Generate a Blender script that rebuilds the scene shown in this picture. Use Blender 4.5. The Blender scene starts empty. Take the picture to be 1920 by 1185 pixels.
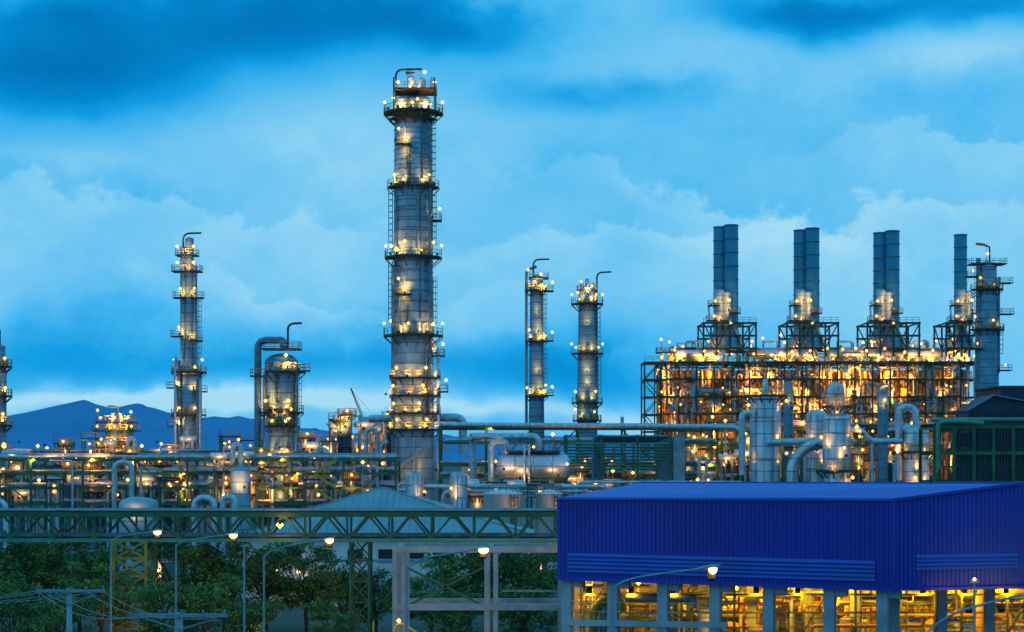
import bpy, math, random
from mathutils import Vector
R=random.Random(11)
S=3200.0; H=18.0; HY=850.0
def X(px,d): return (px-960.0)/S*d
def Z(py,d): return H+(HY-py)/S*d
def P(px,py,d): return Vector((X(px,d),d,Z(py,d)))
sc=bpy.context.scene
sc.view_settings.view_transform='Standard'
sc.view_settings.look='None'
# ------------------------------------------------------------ materials
def newmat(name):
    m=bpy.data.materials.new(name); m.use_nodes=True
    return m,m.node_tree,m.node_tree.nodes['Principled BSDF']
def mat(name,col,metal=0.0,rough=0.6,var=0.25,scale=0.6,bump=0.0,col2=None):
    m,nt,bs=newmat(name)
    tc=nt.nodes.new('ShaderNodeTexCoord')
    n=nt.nodes.new('ShaderNodeTexNoise'); n.inputs['Scale'].default_value=scale; n.inputs['Detail'].default_value=4
    nt.links.new(tc.outputs['Object'],n.inputs['Vector'])
    cr=nt.nodes.new('ShaderNodeValToRGB')
    c2=col2 or tuple(c*(1-var) for c in col)
    c1=col if col2 else tuple(min(1,c*(1+var)) for c in col)
    cr.color_ramp.elements[0].position=0.35; cr.color_ramp.elements[1].position=0.65
    cr.color_ramp.elements[0].color=(*c2,1); cr.color_ramp.elements[1].color=(*c1,1)
    nt.links.new(n.outputs['Fac'],cr.inputs['Fac']); nt.links.new(cr.outputs['Color'],bs.inputs['Base Color'])
    bs.inputs['Metallic'].default_value=metal
    mr=nt.nodes.new('ShaderNodeMapRange'); mr.inputs['To Min'].default_value=max(0.05,rough-0.1); mr.inputs['To Max'].default_value=min(1,rough+0.12)
    nt.links.new(n.outputs['Fac'],mr.inputs['Value']); nt.links.new(mr.outputs['Result'],bs.inputs['Roughness'])
    if bump:
        b=nt.nodes.new('ShaderNodeBump'); b.inputs['Strength'].default_value=bump; b.inputs['Distance'].default_value=0.1
        nt.links.new(n.outputs['Fac'],b.inputs['Height']); nt.links.new(b.outputs['Normal'],bs.inputs['Normal'])
    return m
class N:
    nt=None
    def __init__(s,o): s.o=o
    @staticmethod
    def m(op,*a,clamp=False):
        n=N.nt.nodes.new('ShaderNodeMath'); n.operation=op; n.use_clamp=clamp
        for i,q in enumerate(a):
            if isinstance(q,N): N.nt.links.new(q.o,n.inputs[i])
            else: n.inputs[i].default_value=q
        return N(n.outputs[0])
    def __add__(s,o): return N.m('ADD',s,o)
    __radd__=__add__
    def __sub__(s,o): return N.m('SUBTRACT',s,o)
    def __rsub__(s,o): return N.m('SUBTRACT',o,s)
    def __mul__(s,o): return N.m('MULTIPLY',s,o)
    __rmul__=__mul__
    def __truediv__(s,o): return N.m('DIVIDE',s,o)
def cladding(name,base,rough,band=1.9,seg=9.0,metal=0.45):
    """insulation jacket: sheets in courses with seams"""
    m,nt,bs=newmat(name); N.nt=nt
    tc=nt.nodes.new('ShaderNodeTexCoord'); sp=nt.nodes.new('ShaderNodeSeparateXYZ')
    nt.links.new(tc.outputs['Object'],sp.inputs[0])
    x,y,z=[N(sp.outputs[i]) for i in range(3)]
    zb=z/band; row=N.m('FLOOR',zb); fz=N.m('FRACT',zb)
    an=N.m('ARCTAN2',y,x)*(seg/6.28318)+row*0.37
    colm=N.m('FLOOR',an); fa=N.m('FRACT',an)
    wn=nt.nodes.new('ShaderNodeTexWhiteNoise'); wn.noise_dimensions='2D'
    cx=nt.nodes.new('ShaderNodeCombineXYZ'); nt.links.new(row.o,cx.inputs[0]); nt.links.new(colm.o,cx.inputs[1])
    nt.links.new(cx.outputs[0],wn.inputs['Vector'])
    r=N(wn.outputs['Value'])
    seam=N.m('MAXIMUM',N.m('LESS_THAN',fz,0.09),N.m('LESS_THAN',fa,0.02))
    no=nt.nodes.new('ShaderNodeTexNoise'); no.inputs['Scale'].default_value=0.5; no.inputs['Detail'].default_value=4
    nt.links.new(tc.outputs['Object'],no.inputs['Vector'])
    v=(r*0.28+0.72)*(1.0-seam*0.6)*(N(no.outputs['Fac'])*0.9+0.55)
    mix=nt.nodes.new('ShaderNodeVectorMath'); mix.operation='SCALE'; mix.inputs[0].default_value=base
    nt.links.new(v.o,mix.inputs['Scale']); nt.links.new(mix.outputs[0],bs.inputs['Base Color'])
    bs.inputs['Metallic'].default_value=metal
    ro=r*0.14+rough; nt.links.new(ro.o,bs.inputs['Roughness'])
    return m
def emis(name,col,st,samp='NONE'):
    m=bpy.data.materials.new(name); m.use_nodes=True; nt=m.node_tree
    nt.nodes.remove(nt.nodes['Principled BSDF'])
    e=nt.nodes.new('ShaderNodeEmission'); e.inputs[0].default_value=(*col,1); e.inputs[1].default_value=st
    nt.links.new(e.outputs[0],nt.nodes['Material Output'].inputs[0])
    m.cycles.emission_sampling=samp
    return m
CLAD=cladding('aluminium_cladding',(0.23,0.40,0.50),0.40,metal=.35)
CLADV=cladding('bright_cladding',(0.45,0.56,0.63),0.3,metal=.65)
CLADD=cladding('aged_cladding',(0.14,0.31,0.42),0.44,metal=.35)
PIPE=mat('insulated_pipe',(0.40,0.49,0.55),0.45,0.4,0.25,1.5)
PIPED=mat('dull_pipe',(0.10,0.19,0.25),0.3,0.55,0.3,1.0)
STACK=mat('stack_paint',(0.025,0.20,0.31),0.0,0.65,0.15,0.3)
GREEN=mat('green_steel',(0.014,0.10,0.045),0.0,0.5,0.3,0.5)
GREEND=mat('dark_green_steel',(0.012,0.05,0.03),0.0,0.55,0.3,0.5)
TEAL=mat('teal_steel',(0.05,0.23,0.17),0.0,0.5,0.2,0.5)
DARK=mat('dark_steel',(0.025,0.03,0.03),0.2,0.6,0.3,0.5)
GRAY=mat('galvanised',(0.2,0.28,0.33),0.3,0.5,0.25,0.8)
YEL=mat('yellow_rail',(0.5,0.3,0.04),0.0,0.6,0.2,0.8)
REF=mat('furnace_casing',(0.24,0.17,0.10),0.1,0.7,0.5,0.25,0.2)
CONC=mat('concrete',(0.26,0.33,0.38),0.0,0.85,0.2,0.6,0.2)
WHITE=mat('white_paint',(0.7,0.72,0.72),0.0,0.5,0.08,0.3)
TAN=mat('tan_wall',(0.3,0.24,0.18),0.0,0.8,0.15,0.3)
ROOF=mat('grey_sheet_roof',(0.15,0.28,0.33),0.1,0.5,0.15,0.25)
BLUE=mat('blue_sheet',(0.0015,0.030,0.35),0.0,0.5,0.14,0.15)
BLUER=mat('blue_roof_sheet',(0.003,0.085,0.46),0.0,0.55,0.12,0.18)
NAVY=mat('navy_sheet',(0.01,0.025,0.05),0.0,0.6,0.2,0.3)
LEAF=mat('leaves',(0.09,0.21,0.04),0.0,0.6,0.3,0.35,0,(0.025,0.10,0.03))
LEAFL=mat('leaves_young',(0.17,0.28,0.04),0.0,0.6,0.3,0.35,0,(0.07,0.17,0.035))
BARK=mat('bark',(0.1,0.08,0.05),0,0.9,0.3,2,0.5)
ORANGE=mat('orange_fabric',(0.8,0.12,0.03),0,0.8,0.1,1)
OLIVE=mat('olive_paint',(0.2,0.2,0.03),0,0.6,0.2,0.6)
YPIPE=mat('yellow_pipe',(0.6,0.38,0.06),0.0,0.5,0.15,0.6)
WARM=(1,0.40,0.085); AMB=(1,0.34,0.04); SOD=(1,0.45,0.01)
LW=emis('lamp_warm',(1,0.38,0.055),7.5)
LO=emis('lamp_amber',(1,0.28,0.025),8)
LH=emis('lamp_white',(1,0.45,0.10),7.5)
LS=emis('lamp_sodium',(1,0.5,0.04),14)
LST=emis('street_lens',(1,0.46,0.09),15)
GS=1.0
# ------------------------------------------------------------ builder
class B:
    def __init__(s,org=(0,0,0)):
        s.v=[];s.f=[];s.mi=[];s.sm=[];s.ms=[];s.o=Vector(org);s.sp=[]
    def _m(s,m):
        if m not in s.ms: s.ms.append(m)
        return s.ms.index(m)
    def add(s,vs,fs,m,smooth=False):
        b=len(s.v); s.v.extend([Vector(q) for q in vs]); k=s._m(m)
        for f in fs:
            s.f.append([i+b for i in f]); s.mi.append(k); s.sm.append(smooth)
    def box(s,c,sz,m,rz=0.0):
        c=Vector(c); a,b_,h=sz[0]/2,sz[1]/2,sz[2]/2; cs,sn=math.cos(rz),math.sin(rz)
        vs=[]
        for dz in (-h,h):
            for dx,dy in ((-a,-b_),(a,-b_),(a,b_),(-a,b_)):
                vs.append(c+Vector((dx*cs-dy*sn,dx*sn+dy*cs,dz)))
        s.add(vs,[(3,2,1,0),(4,5,6,7),(0,1,5,4),(1,2,6,5),(2,3,7,6),(3,0,4,7)],m)
    def beam(s,p,q,w,m,h=None):
        p=Vector(p);q=Vector(q);h=h or w
        t=(q-p)
        if t.length<1e-4: return
        t.normalize()
        up=Vector((0,0,1)) if abs(t.z)<0.95 else Vector((0,1,0))
        a=t.cross(up).normalized()*w/2; b_=t.cross(a).normalized()*h/2
        vs=[o+i*a+j*b_ for o in (p,q) for i,j in ((-1,-1),(1,-1),(1,1),(-1,1))]
        s.add(vs,[(3,2,1,0),(4,5,6,7),(0,1,5,4),(1,2,6,5),(2,3,7,6),(3,0,4,7)],m)
    def tube(s,pts,r,m,n=8,bend=0.0,caps=True):
        pts=[Vector(p) for p in pts]
        if bend>0 and len(pts)>2:
            o=[pts[0]]
            for i in range(1,len(pts)-1):
                a,b_,c=pts[i-1],pts[i],pts[i+1]
                l=min(bend,(a-b_).length*0.48,(c-b_).length*0.48)
                p0=b_+(a-b_).normalized()*l; p2=b_+(c-b_).normalized()*l
                for k in range(6):
                    t=k/5; o.append(p0*(1-t)**2+b_*2*t*(1-t)+p2*t*t)
            o.append(pts[-1]); pts=o
        t0=(pts[1]-pts[0]).normalized()
        up=Vector((0,0,1)) if abs(t0.z)<0.9 else Vector((0,1,0))
        a=t0.cross(up).normalized()
        vs=[];L=len(pts)
        for i,p in enumerate(pts):
            if i==0: t=t0
            elif i==L-1: t=(pts[i]-pts[i-1]).normalized()
            else:
                t=((pts[i+1]-pts[i]).normalized()+(pts[i]-pts[i-1]).normalized())
                t=t.normalized() if t.length>1e-5 else t0
            a=(a-t*a.dot(t))
            a=a.normalized() if a.length>1e-5 else t.orthogonal().normalized()
            b_=t.cross(a)
            for k in range(n):
                g=2*math.pi*k/n; vs.append(p+(a*math.cos(g)+b_*math.sin(g))*r)
        fs=[]
        for i in range(L-1):
            for k in range(n):
                k2=(k+1)%n; fs.append((i*n+k,i*n+k2,(i+1)*n+k2,(i+1)*n+k))
        s.add(vs,fs,m,True)
        if caps:
            s.add(vs[:n],[tuple(range(n))[::-1]],m); s.add(vs[-n:],[tuple(range(n))],m)
    def rev(s,cx,cy,prof,m,n=24,axis='z'):
        vs=[]
        for r,h in prof:
            for k in range(n):
                g=2*math.pi*k/n
                if axis=='z': vs.append((cx+r*math.cos(g),cy+r*math.sin(g),h))
                else: vs.append((h,cx+r*math.cos(g),cy+r*math.sin(g)))
        fs=[]
        for i in range(len(prof)-1):
            for k in range(n):
                k2=(k+1)%n; fs.append((i*n+k,i*n+k2,(i+1)*n+k2,(i+1)*n+k))
        s.add(vs,fs,m,True)
    def lamp(s,p,m=None,r=0.28):
        p=Vector(p); m=m or LW; r*=1.22
        vs=[p+Vector((math.cos(a)*r,math.sin(a)*r,0)) for a in (-1.57,-.31,.94,2.2,3.46)]+[p+Vector((0,0,r)),p-Vector((0,0,r))]
        s.add(vs,[(i,(i+1)%5,5) for i in range(5)]+[((i+1)%5,i,6) for i in range(5)],m)
    def spot(s,p,t,E=9.0,col=None,ang=110,rad=.25):
        p=Vector(p);t=Vector(t); s.sp.append((p,t,4*math.pi*E*GS*(t-p).length**2*1.0,col or WARM,ang,rad))
        dr=(t-p).normalized(); s.beam(p-dr*.35,p-dr*.02,.32,DARK)
    def postlamp(s,p,h=2.4,m=None,r=0.28):
        p=Vector(p); s.beam(p,p+Vector((0,0,h)),0.09,GRAY)
        s.lamp(p+Vector((0,-0.15,h+r*0.9)),m,r)
    def rail(s,pts,m=None,h=1.15,closed=False,w=0.08,step=1.6):
        m=m or YEL; pts=[Vector(p) for p in pts]
        if closed: pts=pts+[pts[0]]
        for a,b_ in zip(pts[:-1],pts[1:]):
            for hh in (h*0.5,h): s.beam(a+Vector((0,0,hh)),b_+Vector((0,0,hh)),w,m)
            L=(b_-a).length; n=max(1,int(L/step))
            for i in range(n): 
                q=a.lerp(b_,i/n); s.beam(q,q+Vector((0,0,h)),w,m)
        s.beam(pts[-1],pts[-1]+Vector((0,0,h)),w,m)
    def deck(s,cx,cy,z,sx,sy,rm=None,m=None,w=0.09):
        s.box((cx,cy,z),(sx,sy,0.24),m or DARK)
        a,b_=sx/2-0.05,sy/2-0.05
        s.rail([(cx-a,cy-b_,z+.1),(cx+a,cy-b_,z+.1),(cx+a,cy+b_,z+.1),(cx-a,cy+b_,z+.1)],rm,closed=True,w=w)
    def ring(s,cx,cy,z,ri,ro,a0,a1,rm=None,m=None,w=0.1):
        n=max(4,int((a1-a0)/14)); vs=[];A=[math.radians(a0+(a1-a0)*i/n) for i in range(n+1)]
        for g in A:
            for r,zz in ((ri,z),(ro,z),(ro,z+.34),(ri,z+.34)): vs.append((cx+r*math.cos(g),cy+r*math.sin(g),zz))
        fs=[]
        for i in range(n):
            a=i*4;b_=a+4
            for k in range(4):
                k2=(k+1)%4; fs.append((a+k,a+k2,b_+k2,b_+k))
        fs+= [(3,2,1,0),(n*4,n*4+1,n*4+2,n*4+3)]
        s.add(vs,fs,m or DARK)
        pts=[(cx+(ro-.06)*math.cos(g),cy+(ro-.06)*math.sin(g),z+.3) for g in A]
        s.rail(pts,rm,w=w,step=1.2)
        for g in A[::2]:
            s.beam((cx+ro*math.cos(g),cy+ro*math.sin(g),z),(cx+ri*math.cos(g),cy+ri*math.sin(g),z-(ro-ri)*0.9),0.15,m or DARK)
    def ladder(s,x,y,z0,z1,ang,m=None,cage=True):
        m=m or GREEND; c,sn=math.cos(ang),math.sin(ang); tx,ty=-sn,c
        for k in (-.25,.25): s.beam((x+tx*k,y+ty*k,z0),(x+tx*k,y+ty*k,z1),0.09,m)
        z=z0
        while z<z1:
            s.beam((x-tx*.25,y-ty*.25,z),(x+tx*.25,y+ty*.25,z),0.06,m); z+=0.6
        if cage:
            z=z0+2
            while z<z1:
                q=[(x+tx*.35,y+ty*.35,z),(x+tx*.35+c*.7,y+ty*.35+sn*.7,z),(x-tx*.35+c*.7,y-ty*.35+sn*.7,z),(x-tx*.35,y-ty*.35,z)]
                for a,b_ in zip(q[:-1],q[1:]): s.beam(a,b_,0.08,m)
                z+=1.1
            for k in (-.35,.35): s.beam((x+tx*k+c*.7,y+ty*k+sn*.7,z0+2),(x+tx*k+c*.7,y+ty*k+sn*.7,z1),0.07,m)
    def make(s,name):
        me=bpy.data.meshes.new(name)
        me.from_pydata([tuple(q-s.o) for q in s.v],[],s.f)
        for m in s.ms: me.materials.append(m)
        me.polygons.foreach_set('material_index',s.mi); me.polygons.foreach_set('use_smooth',s.sm)
        me.update(); ob=bpy.data.objects.new(name,me); ob.location=s.o
        sc.collection.objects.link(ob)
        for i,(p,t,e,c,a,rd) in enumerate(s.sp):
            l=bpy.data.lights.new('added_spot','SPOT'); l.energy=e; l.color=c; l.spot_size=math.radians(a); l.spot_blend=1.0; l.shadow_soft_size=rd
            lo=bpy.data.objects.new('added_spot_%d'%i,l); sc.collection.objects.link(lo); lo.parent=ob  # unseen spots added to throw warm pools; bulb meshes cast almost none
            lo.location=p-s.o; lo.rotation_euler=(t-p).to_track_quat('-Z','Y').to_euler()
        return ob
def dome(r,z,h=None,n=6):
    h=h or r*0.5
    return [(max(0.01,r*math.cos(i/n*math.pi/2)),z+h*math.sin(i/n*math.pi/2)) for i in range(n+1)]
# ------------------------------------------------------------ columns
GS=3.3
def tower(name,px,d,prof,plats,ladders=(),pipes=(),davit=None,clad=CLAD,seed=1,topz=None,extra=None,lr=0.26,FE=9.0):
    k=d/S; cx=X(px,d); r_=random.Random(seed); b=B((cx,d,0))
    pr=[(prof[0][1]*k,0)]
    for py,rp in prof: pr.append((rp*k,Z(py,d)))
    rt,zt=pr[-1]
    b.rev(cx,d,pr+dome(rt,zt,rt*0.55)[1:],clad,32)
    for (r0,z0) in pr[1:]:
        b.rev(cx,d,[(r0,z0-.2),(r0+.12,z0-.2),(r0+.12,z0+.1),(r0*.98,z0+.1)],GRAY,24)
    def rad(z):
        for (a,za),(c,zc) in zip(pr[:-1],pr[1:]):
            if za<=z<=zc: return a+(c-a)*(z-za)/max(1e-6,zc-za)
        return rt
    for py,ro,a0,a1,nl in plats:
        z=Z(py,d); ri=rad(z); RO=max(ro*k,ri+1.0)
        b.ring(cx,d,z,ri*0.98,RO,a0,a1)
        n2=max(1,(nl+1)//2) if nl else 0
        for i in range(n2):
            g=a0+(a1-a0)*(i+0.5+r_.uniform(-.25,.25))/n2
            g=math.radians(min(-25,max(-155,g)))
            q=ri+0.75; hh=r_.choice([1.6,2.2,2.8])
            b.beam((cx+ri*math.cos(g),d+ri*math.sin(g),z+hh+.3),(cx+q*math.cos(g),d+q*math.sin(g),z+hh+.3),0.08,GRAY)
            b.lamp((cx+q*math.cos(g),d+q*math.sin(g),z+hh),LW if r_.random()<.8 else LH,lr)
        if nl:
            for g0 in (-148,-118,-62,-32) if ri>2.5 else (-125,-60):
                if not(a0-5<g0<a1+5): continue
                if r_.random()<.12: continue
                g=math.radians(g0+r_.uniform(-9,9)); q=min(RO-.2,ri+2.0)
                b.spot((cx+q*math.cos(g),d+q*math.sin(g),z+.75),(cx+ri*.97*math.cos(g),d+ri*.97*math.sin(g),z+2.6),FE*r_.uniform(.6,1.3),WARM,125)
        if RO>ri+1.4 and a1-a0>150:
            for g in (math.radians(a0+6),math.radians(a1-6)):
                q=RO-.1; b.postlamp((cx+q*math.cos(g),d+q*math.sin(g)-0.0,z+.3),2.0,LH,lr*0.9)
        g=math.radians(r_.uniform(-140,-40)); q=ri+0.5
        b.tube([(cx+ri*.9*math.cos(g),d+ri*.9*math.sin(g),z+1.4),(cx+q*math.cos(g),d+q*math.sin(g),z+1.4)],0.5,PIPE,10)
        for j in range(4):
            g=math.radians(r_.uniform(-165,-15)); q=ri+.35
            b.beam((cx+q*math.cos(g),d+q*math.sin(g),z+.3),(cx+q*math.cos(g),d+q*math.sin(g),z+r_.uniform(1.2,2.4)),.35,r_.choice((GRAY,DARK,YEL)))
    for ang,p0,p1 in ladders:
        g=math.radians(ang); z0,z1=Z(p0,d),Z(p1,d); q=max(rad(z0),rad(z1))+0.25
        b.ladder(cx+q*math.cos(g),d+q*math.sin(g),z0,z1,g)
    for ang,rp,pt,pb in pipes:
        g=math.radians(ang); zt_,zb_=Z(pt,d),max(0.3,Z(pb,d)); q=max(rad(z) for z in (zt_,zb_,(zt_+zb_)/2))+rp*k+0.15
        c,sn=math.cos(g),math.sin(g)
        b.tube([(cx+c*rt*.3,d+sn*rt*.3,zt_),(cx+c*q,d+sn*q,zt_),(cx+c*q,d+sn*q,zb_)],rp*k,PIPED,10,rp*k*3)
        z=zb_+3
        while z<zt_-1:
            b.box((cx+c*(q-.1),d+sn*(q-.1),z),(rp*k*2.3,rp*k*2.3,0.18),GRAY,g); z+=5
    if davit:
        bx,py0,py1,tx=davit
        b.tube([(X(bx,d),d-.2,Z(py0,d)),(X(bx,d),d-.2,Z(py1,d)),(X(tx,d),d-.2,Z(py1-1,d))],0.2,GREEND,6,1.4)
    if extra: extra(b,cx,d,k,rad)
    return b.make(name)
def main_extra(b,cx,d,k,rad):
    z=Z(172,d); b.deck(cx+.4,d,z,7.6,6.5,GRAY)
    for sx in (-3.4,4.0):
        for sy in (-2.9,2.9): b.beam((cx+sx,d+sy,Z(214,d)),(cx+sx,d+sy,z+2),0.22,GREEND)
    for i,(q,w) in enumerate(((-3.2,.4),(-.4,.7),(1.6,.8),(3.4,.35))):
        b.rev(cx+q,d-1,[(w,z)]+dome(w,z+1.6+.5*(i%2),w),PIPE,10)
        if i!=1: b.lamp((cx+q+.6,d-2.6,z+1.2+(i%3)*.9),LW if i%2 else LH,.28)
    b.spot((cx,d-3,z+.4),(cx,d-1,z+1.8),5,WARM,130)
    for q in (-1.8,2.0):
        b.rev(cx+q,d-2.2,[(1.3,Z(214,d)),(1.35,Z(196,d))]+dome(1.35,Z(196,d),1.1)[1:],CLAD,16)
        b.spot((cx+q*.9,d-4.9,Z(211,d)),(cx+q,d-3.5,Z(203,d)),7)
    b.lamp((cx,d-4.0,Z(200,d)),LW,.26)
    b.beam((cx-1,d,z),(cx-1,d,Z(133,d)),0.1,GRAY)
    b.add([(cx-1.4,d-.3,Z(134,d)),(cx-1.4,d+.3,Z(134,d)),(cx-1.4,d,Z(140,d)),(cx+1.2,d,Z(136,d))],[(0,1,3),(1,2,3),(2,0,3),(0,2,1)],ORANGE)
    for py in (278,556):
        zz=Z(py,d); ang=math.radians(-112); q=rad(zz)+.6
        x,y=cx+q*math.cos(ang),d+q*math.sin(ang)
        b.deck(x,y,zz,2.9,1.5)
        b.lamp((x-.9,y+.1,zz+2.9),LW,.24)
        b.spot((x+.3,y-1.1,zz+.5),(x,y+.7,zz+2.2),9,WARM,120); b.spot((x+.1,y-1.0,zz-.3),(x,y+.6,zz-1.5),5,WARM,110)
        b.tube([(x+.2,y+.7,zz+.3),(x+.2,y+.7,zz+3.4)],.3,PIPE,8)
    for py,px in ((415,816),(668,822),(735,828)):
        zz=Z(py,d); x=X(px,d); b.deck(x,d-.5,zz,2.4,2.2); b.spot((x-.5,d-2.0,zz+.6),(x-1.4,d-1.2,zz+2),9); b.postlamp((x+.9,d-1.3,zz),1.9,LH,.24)
    b.tube([(cx+3.6,d-1.0,Z(640,d)),(cx+4.6,d-1.2,Z(655,d)),(cx+4.6,d-1.2,Z(900,d))],.32,PIPE,8,.8)
    b.tube([(cx-1,d-4.1,Z(340,d)),(cx-1,d-4.1,Z(450,d))],.1,GRAY,6)
    for py in range(245,700,19):
        zz=Z(py,d); r=rad(zz); b.rev(cx,d,[(r,zz-.12),(r+.09,zz-.1),(r+.09,zz+.06),(r,zz+.08)],PIPED,28)
    for a,p0,p1,m_ in ((-75,365,470,GRAY),(-128,500,610,PIPED),(-50,655,720,GRAY),(-60,235,340,PIPED),(-66,365,600,PIPED),(-140,370,470,PIPED),(-86,820,940,PIPE),(-130,820,940,PIPED)):
        g=math.radians(a); q=rad(Z(p0,d))+.3; b.tube([(cx+q*math.cos(g),d+q*math.sin(g),Z(p0,d)),(cx+q*math.cos(g),d+q*math.sin(g),Z(p1,d))],.15,m_,6)
    b.beam((cx-3,d-4.6,Z(880,d)),(cx+3.4,d-4.6,Z(835,d)),.3,GRAY,.5)
    for zpy in (712,745,778,808):
        b.ring(cx,d,Z(zpy,d),rad(5),rad(5)+1.2,-175+(zpy%3)*30,-5)
        for a in (-125,-60):
            g=math.radians(a+R.uniform(-14,14)); b.lamp((cx+4.8*math.cos(g),d+4.8*math.sin(g),Z(zpy,d)+2),LW,.26)
        for a in (-140,-98,-70,-35):
            g=math.radians(a+R.uniform(-8,8)); b.spot((cx+5.6*math.cos(g),d+5.6*math.sin(g),Z(zpy,d)+.6),(cx+3.9*math.cos(g),d+3.9*math.sin(g),Z(zpy,d)+2.0),R.uniform(2,6))
    for a,py in ((-110,880),(-60,860),(-80,920)):
        g=math.radians(a); b.spot((cx+9*math.cos(g),d+9*math.sin(g),Z(py+20,d)),(cx+4*math.cos(g),d+4*math.sin(g),Z(py,d)),.5,WARM,110)
tower('distillation_tower',775,312,[(950,39.5),(735,38.5),(640,37),(345,36),(222,35.5),(216,32),(196,29)],
      [(216,56,-195,15,5),(228,44,-170,-10,0),(355,49,-180,0,4),(486,54,-195,10,6),(632,56,-190,10,5)],
      ladders=((-22,480,355),(-20,628,520),(-100,355,285),(-25,355,230),(-172,475,360),(-168,622,490),(-105,628,560)),
      pipes=((-42,3,235,800),(-150,2.5,500,900)),davit=(742,195,131,791),seed=3,extra=main_extra)
def l_extra(b,cx,d,k,rad):
    for q,r,pt in ((-9,5.5,466),(3,8,450),(13,4.5,500)):
        b.rev(cx+q*k,d-1.0,[(r*k,Z(700,d)),(r*k,Z(pt,d))]+dome(r*k,Z(pt,d))[1:],CLADD,16)
    for py,w in ((510,54),(480,40)):
        b.deck(cx-2*k,d-.6,Z(py,d),w*k,3.4)
        for i in range(2): b.lamp((cx+(-18+30*i)*k,d-2.1,Z(py,d)+1.8),LW if i%2 else LH,.26)
        b.spot((cx,d-3.9,Z(py,d)+.5),(cx,d-2,Z(py,d)+2),6,WARM,130)
    for py,q in ((560,18),(560,-14),(632,-18),(735,24),(728,-26),(800,-24),(640,16)):
        b.deck(cx+q*k,d-1.4,Z(py,d),2.6,2.6)
        if py!=640: b.lamp((cx+q*k*.8,d-2.5,Z(py,d)+1.9),LW,.25)
        b.spot((cx+q*k*.6,d-3.6,Z(py,d)+.5),(cx+q*k*.4,d-1.8,Z(py,d)+1.8),6)
    for q in (-20,-13,21,26):
        b.tube([(cx+q*k,d-2.8,Z(690+q,d)),(cx+q*k,d-2.8,1)],.35,PIPED if q%2 else PIPE,8)
    for py in (830,790): b.spot((cx,d-7,Z(py+18,d)),(cx,d-3,Z(py,d)),.6,WARM,120)
tower('fractionation_column',354,360,[(850,24),(700,24),(690,17),(660,11)],
      [(700,30,-200,20,3),(780,30,-180,0,3)],ladders=((-20,690,560),),davit=(344,470,438,378),clad=CLADD,seed=5,extra=l_extra)
def v_extra(b,cx,d,k,rad):
    b.tube([(cx+4*k,d-.4,Z(652,d)),(cx+4*k,d-.4,Z(638,d)),(X(484,d),d-.4,Z(638,d)),(X(484,d),d-.4,Z(888,d)),(X(468,d),d-.4,Z(890,d))],.62,PIPED,14,1.6)
    z=Z(655,d); b.deck(cx,d,z,6.6,4.6,GRAY)
    b.lamp((cx+1.2,d-3.2,Z(668,d)),LW,.3)
    b.spot((cx-1.6,d-4.9,Z(745,d)),(cx-1.6,d-2.5,Z(738,d)),4); b.spot((cx+1.6,d-4.9,Z(690,d)),(cx+1,d-2.5,Z(678,d)),5)
    b.deck(X(486,d),d-1,Z(706,d),2.6,2.4); b.deck(X(571,d),d-.6,Z(696,d),2,2)
    for py,q in ((775,10),(855,-8),(768,22),(915,-16)):
        b.lamp((cx+q*k,d-3.1,Z(py,d)),LW,.25)
    for py,q in ((772,-8),(772,12),(850,6),(885,-8),(900,10),(930,0)):
        b.spot((cx+q*k,d-4.2,Z(py+6,d)),(cx+q*k*.8,d-2.2,Z(py-6,d)),R.uniform(2.5,5))
tower('absorber_vessel',528,300,[(950,24),(800,24),(785,31),(680,31)],
      [(700,45,-120,15,2),(802,34,-190,10,4),(862,32,-180,0,2),(776,36,-180,0,3)],ladders=((-25,800,705),(-100,775,700)),
      pipes=((-30,3,690,930),(-150,2.5,700,930)),davit=(540,655,607,566),clad=CLADD,seed=7,extra=v_extra)
def t4_extra(b,cx,d,k,rad):
    b.tube([(cx,d-.3,Z(500,d)),(X(987,d),d-.3,Z(507,d)),(X(987,d),d-.3,Z(800,d))],.35,PIPED,10,1)
    b.deck(X(1010,d),d,Z(522,d),4.6,4,GRAY)
    for py in range(540,800,30): b.beam((X(987,d),d-.3,Z(py,d)),(X(997,d),d-.3,Z(py,d)),.15,GRAY)
    for py,q in ((516,8),(508,-16)): b.lamp((cx+q*k,d-2.4,Z(py,d)),LH,.3)
    for py in (547,640,742):
        b.deck(X(1027,d),d-1,Z(py,d),2.6,3); b.lamp((X(1035,d),d-2.4,Z(py-16,d)),LH,.28)
        b.spot((X(1022,d),d-3.4,Z(py-4,d)),(X(1012,d),d-1.3,Z(py-14,d)),8)
    for py in (580,615,690): b.spot((cx+3*k,d-3.8,Z(py+7,d)),(cx+2*k,d-1.6,Z(py-4,d)),3)
tower('stripper_column',1006,400,[(850,15),(690,13.5),(522,12)],
      [(547,22,-180,-20,2),(642,20,-190,0,2),(745,20,-190,0,3)],ladders=((-30,640,550),(-30,742,650)),
      davit=(1000,520,487,1030),clad=CLADD,seed=9,extra=t4_extra)
def t5_extra(b,cx,d,k,rad):
    b.deck(cx,d,Z(546,d),4.8,4,GRAY)
    for q,h in ((-10,530),(0,524),(10,532)):
        b.rev(cx+q*k,d,[(.5,Z(546,d)),(.5,Z(h,d)),(.1,Z(h-2,d))],CLAD,10)
    b.lamp((cx-12*k,d-2.4,Z(530,d)),LW,.28);b.lamp((cx+8*k,d-2.4,Z(538,d)),LW,.28)
    b.spot((cx,d-3,Z(545,d)),(cx,d-.5,Z(536,d)),6,WARM,130)
    for py in (600,690,715): b.spot((cx-2*k,d-4.2,Z(py+7,d)),(cx-2*k,d-2,Z(py-4,d)),3)
    b.tube([(cx+18*k,d-.5,Z(540,d)),(cx+18*k,d-.5,Z(790,d))],.22,PIPED,8)
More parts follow.
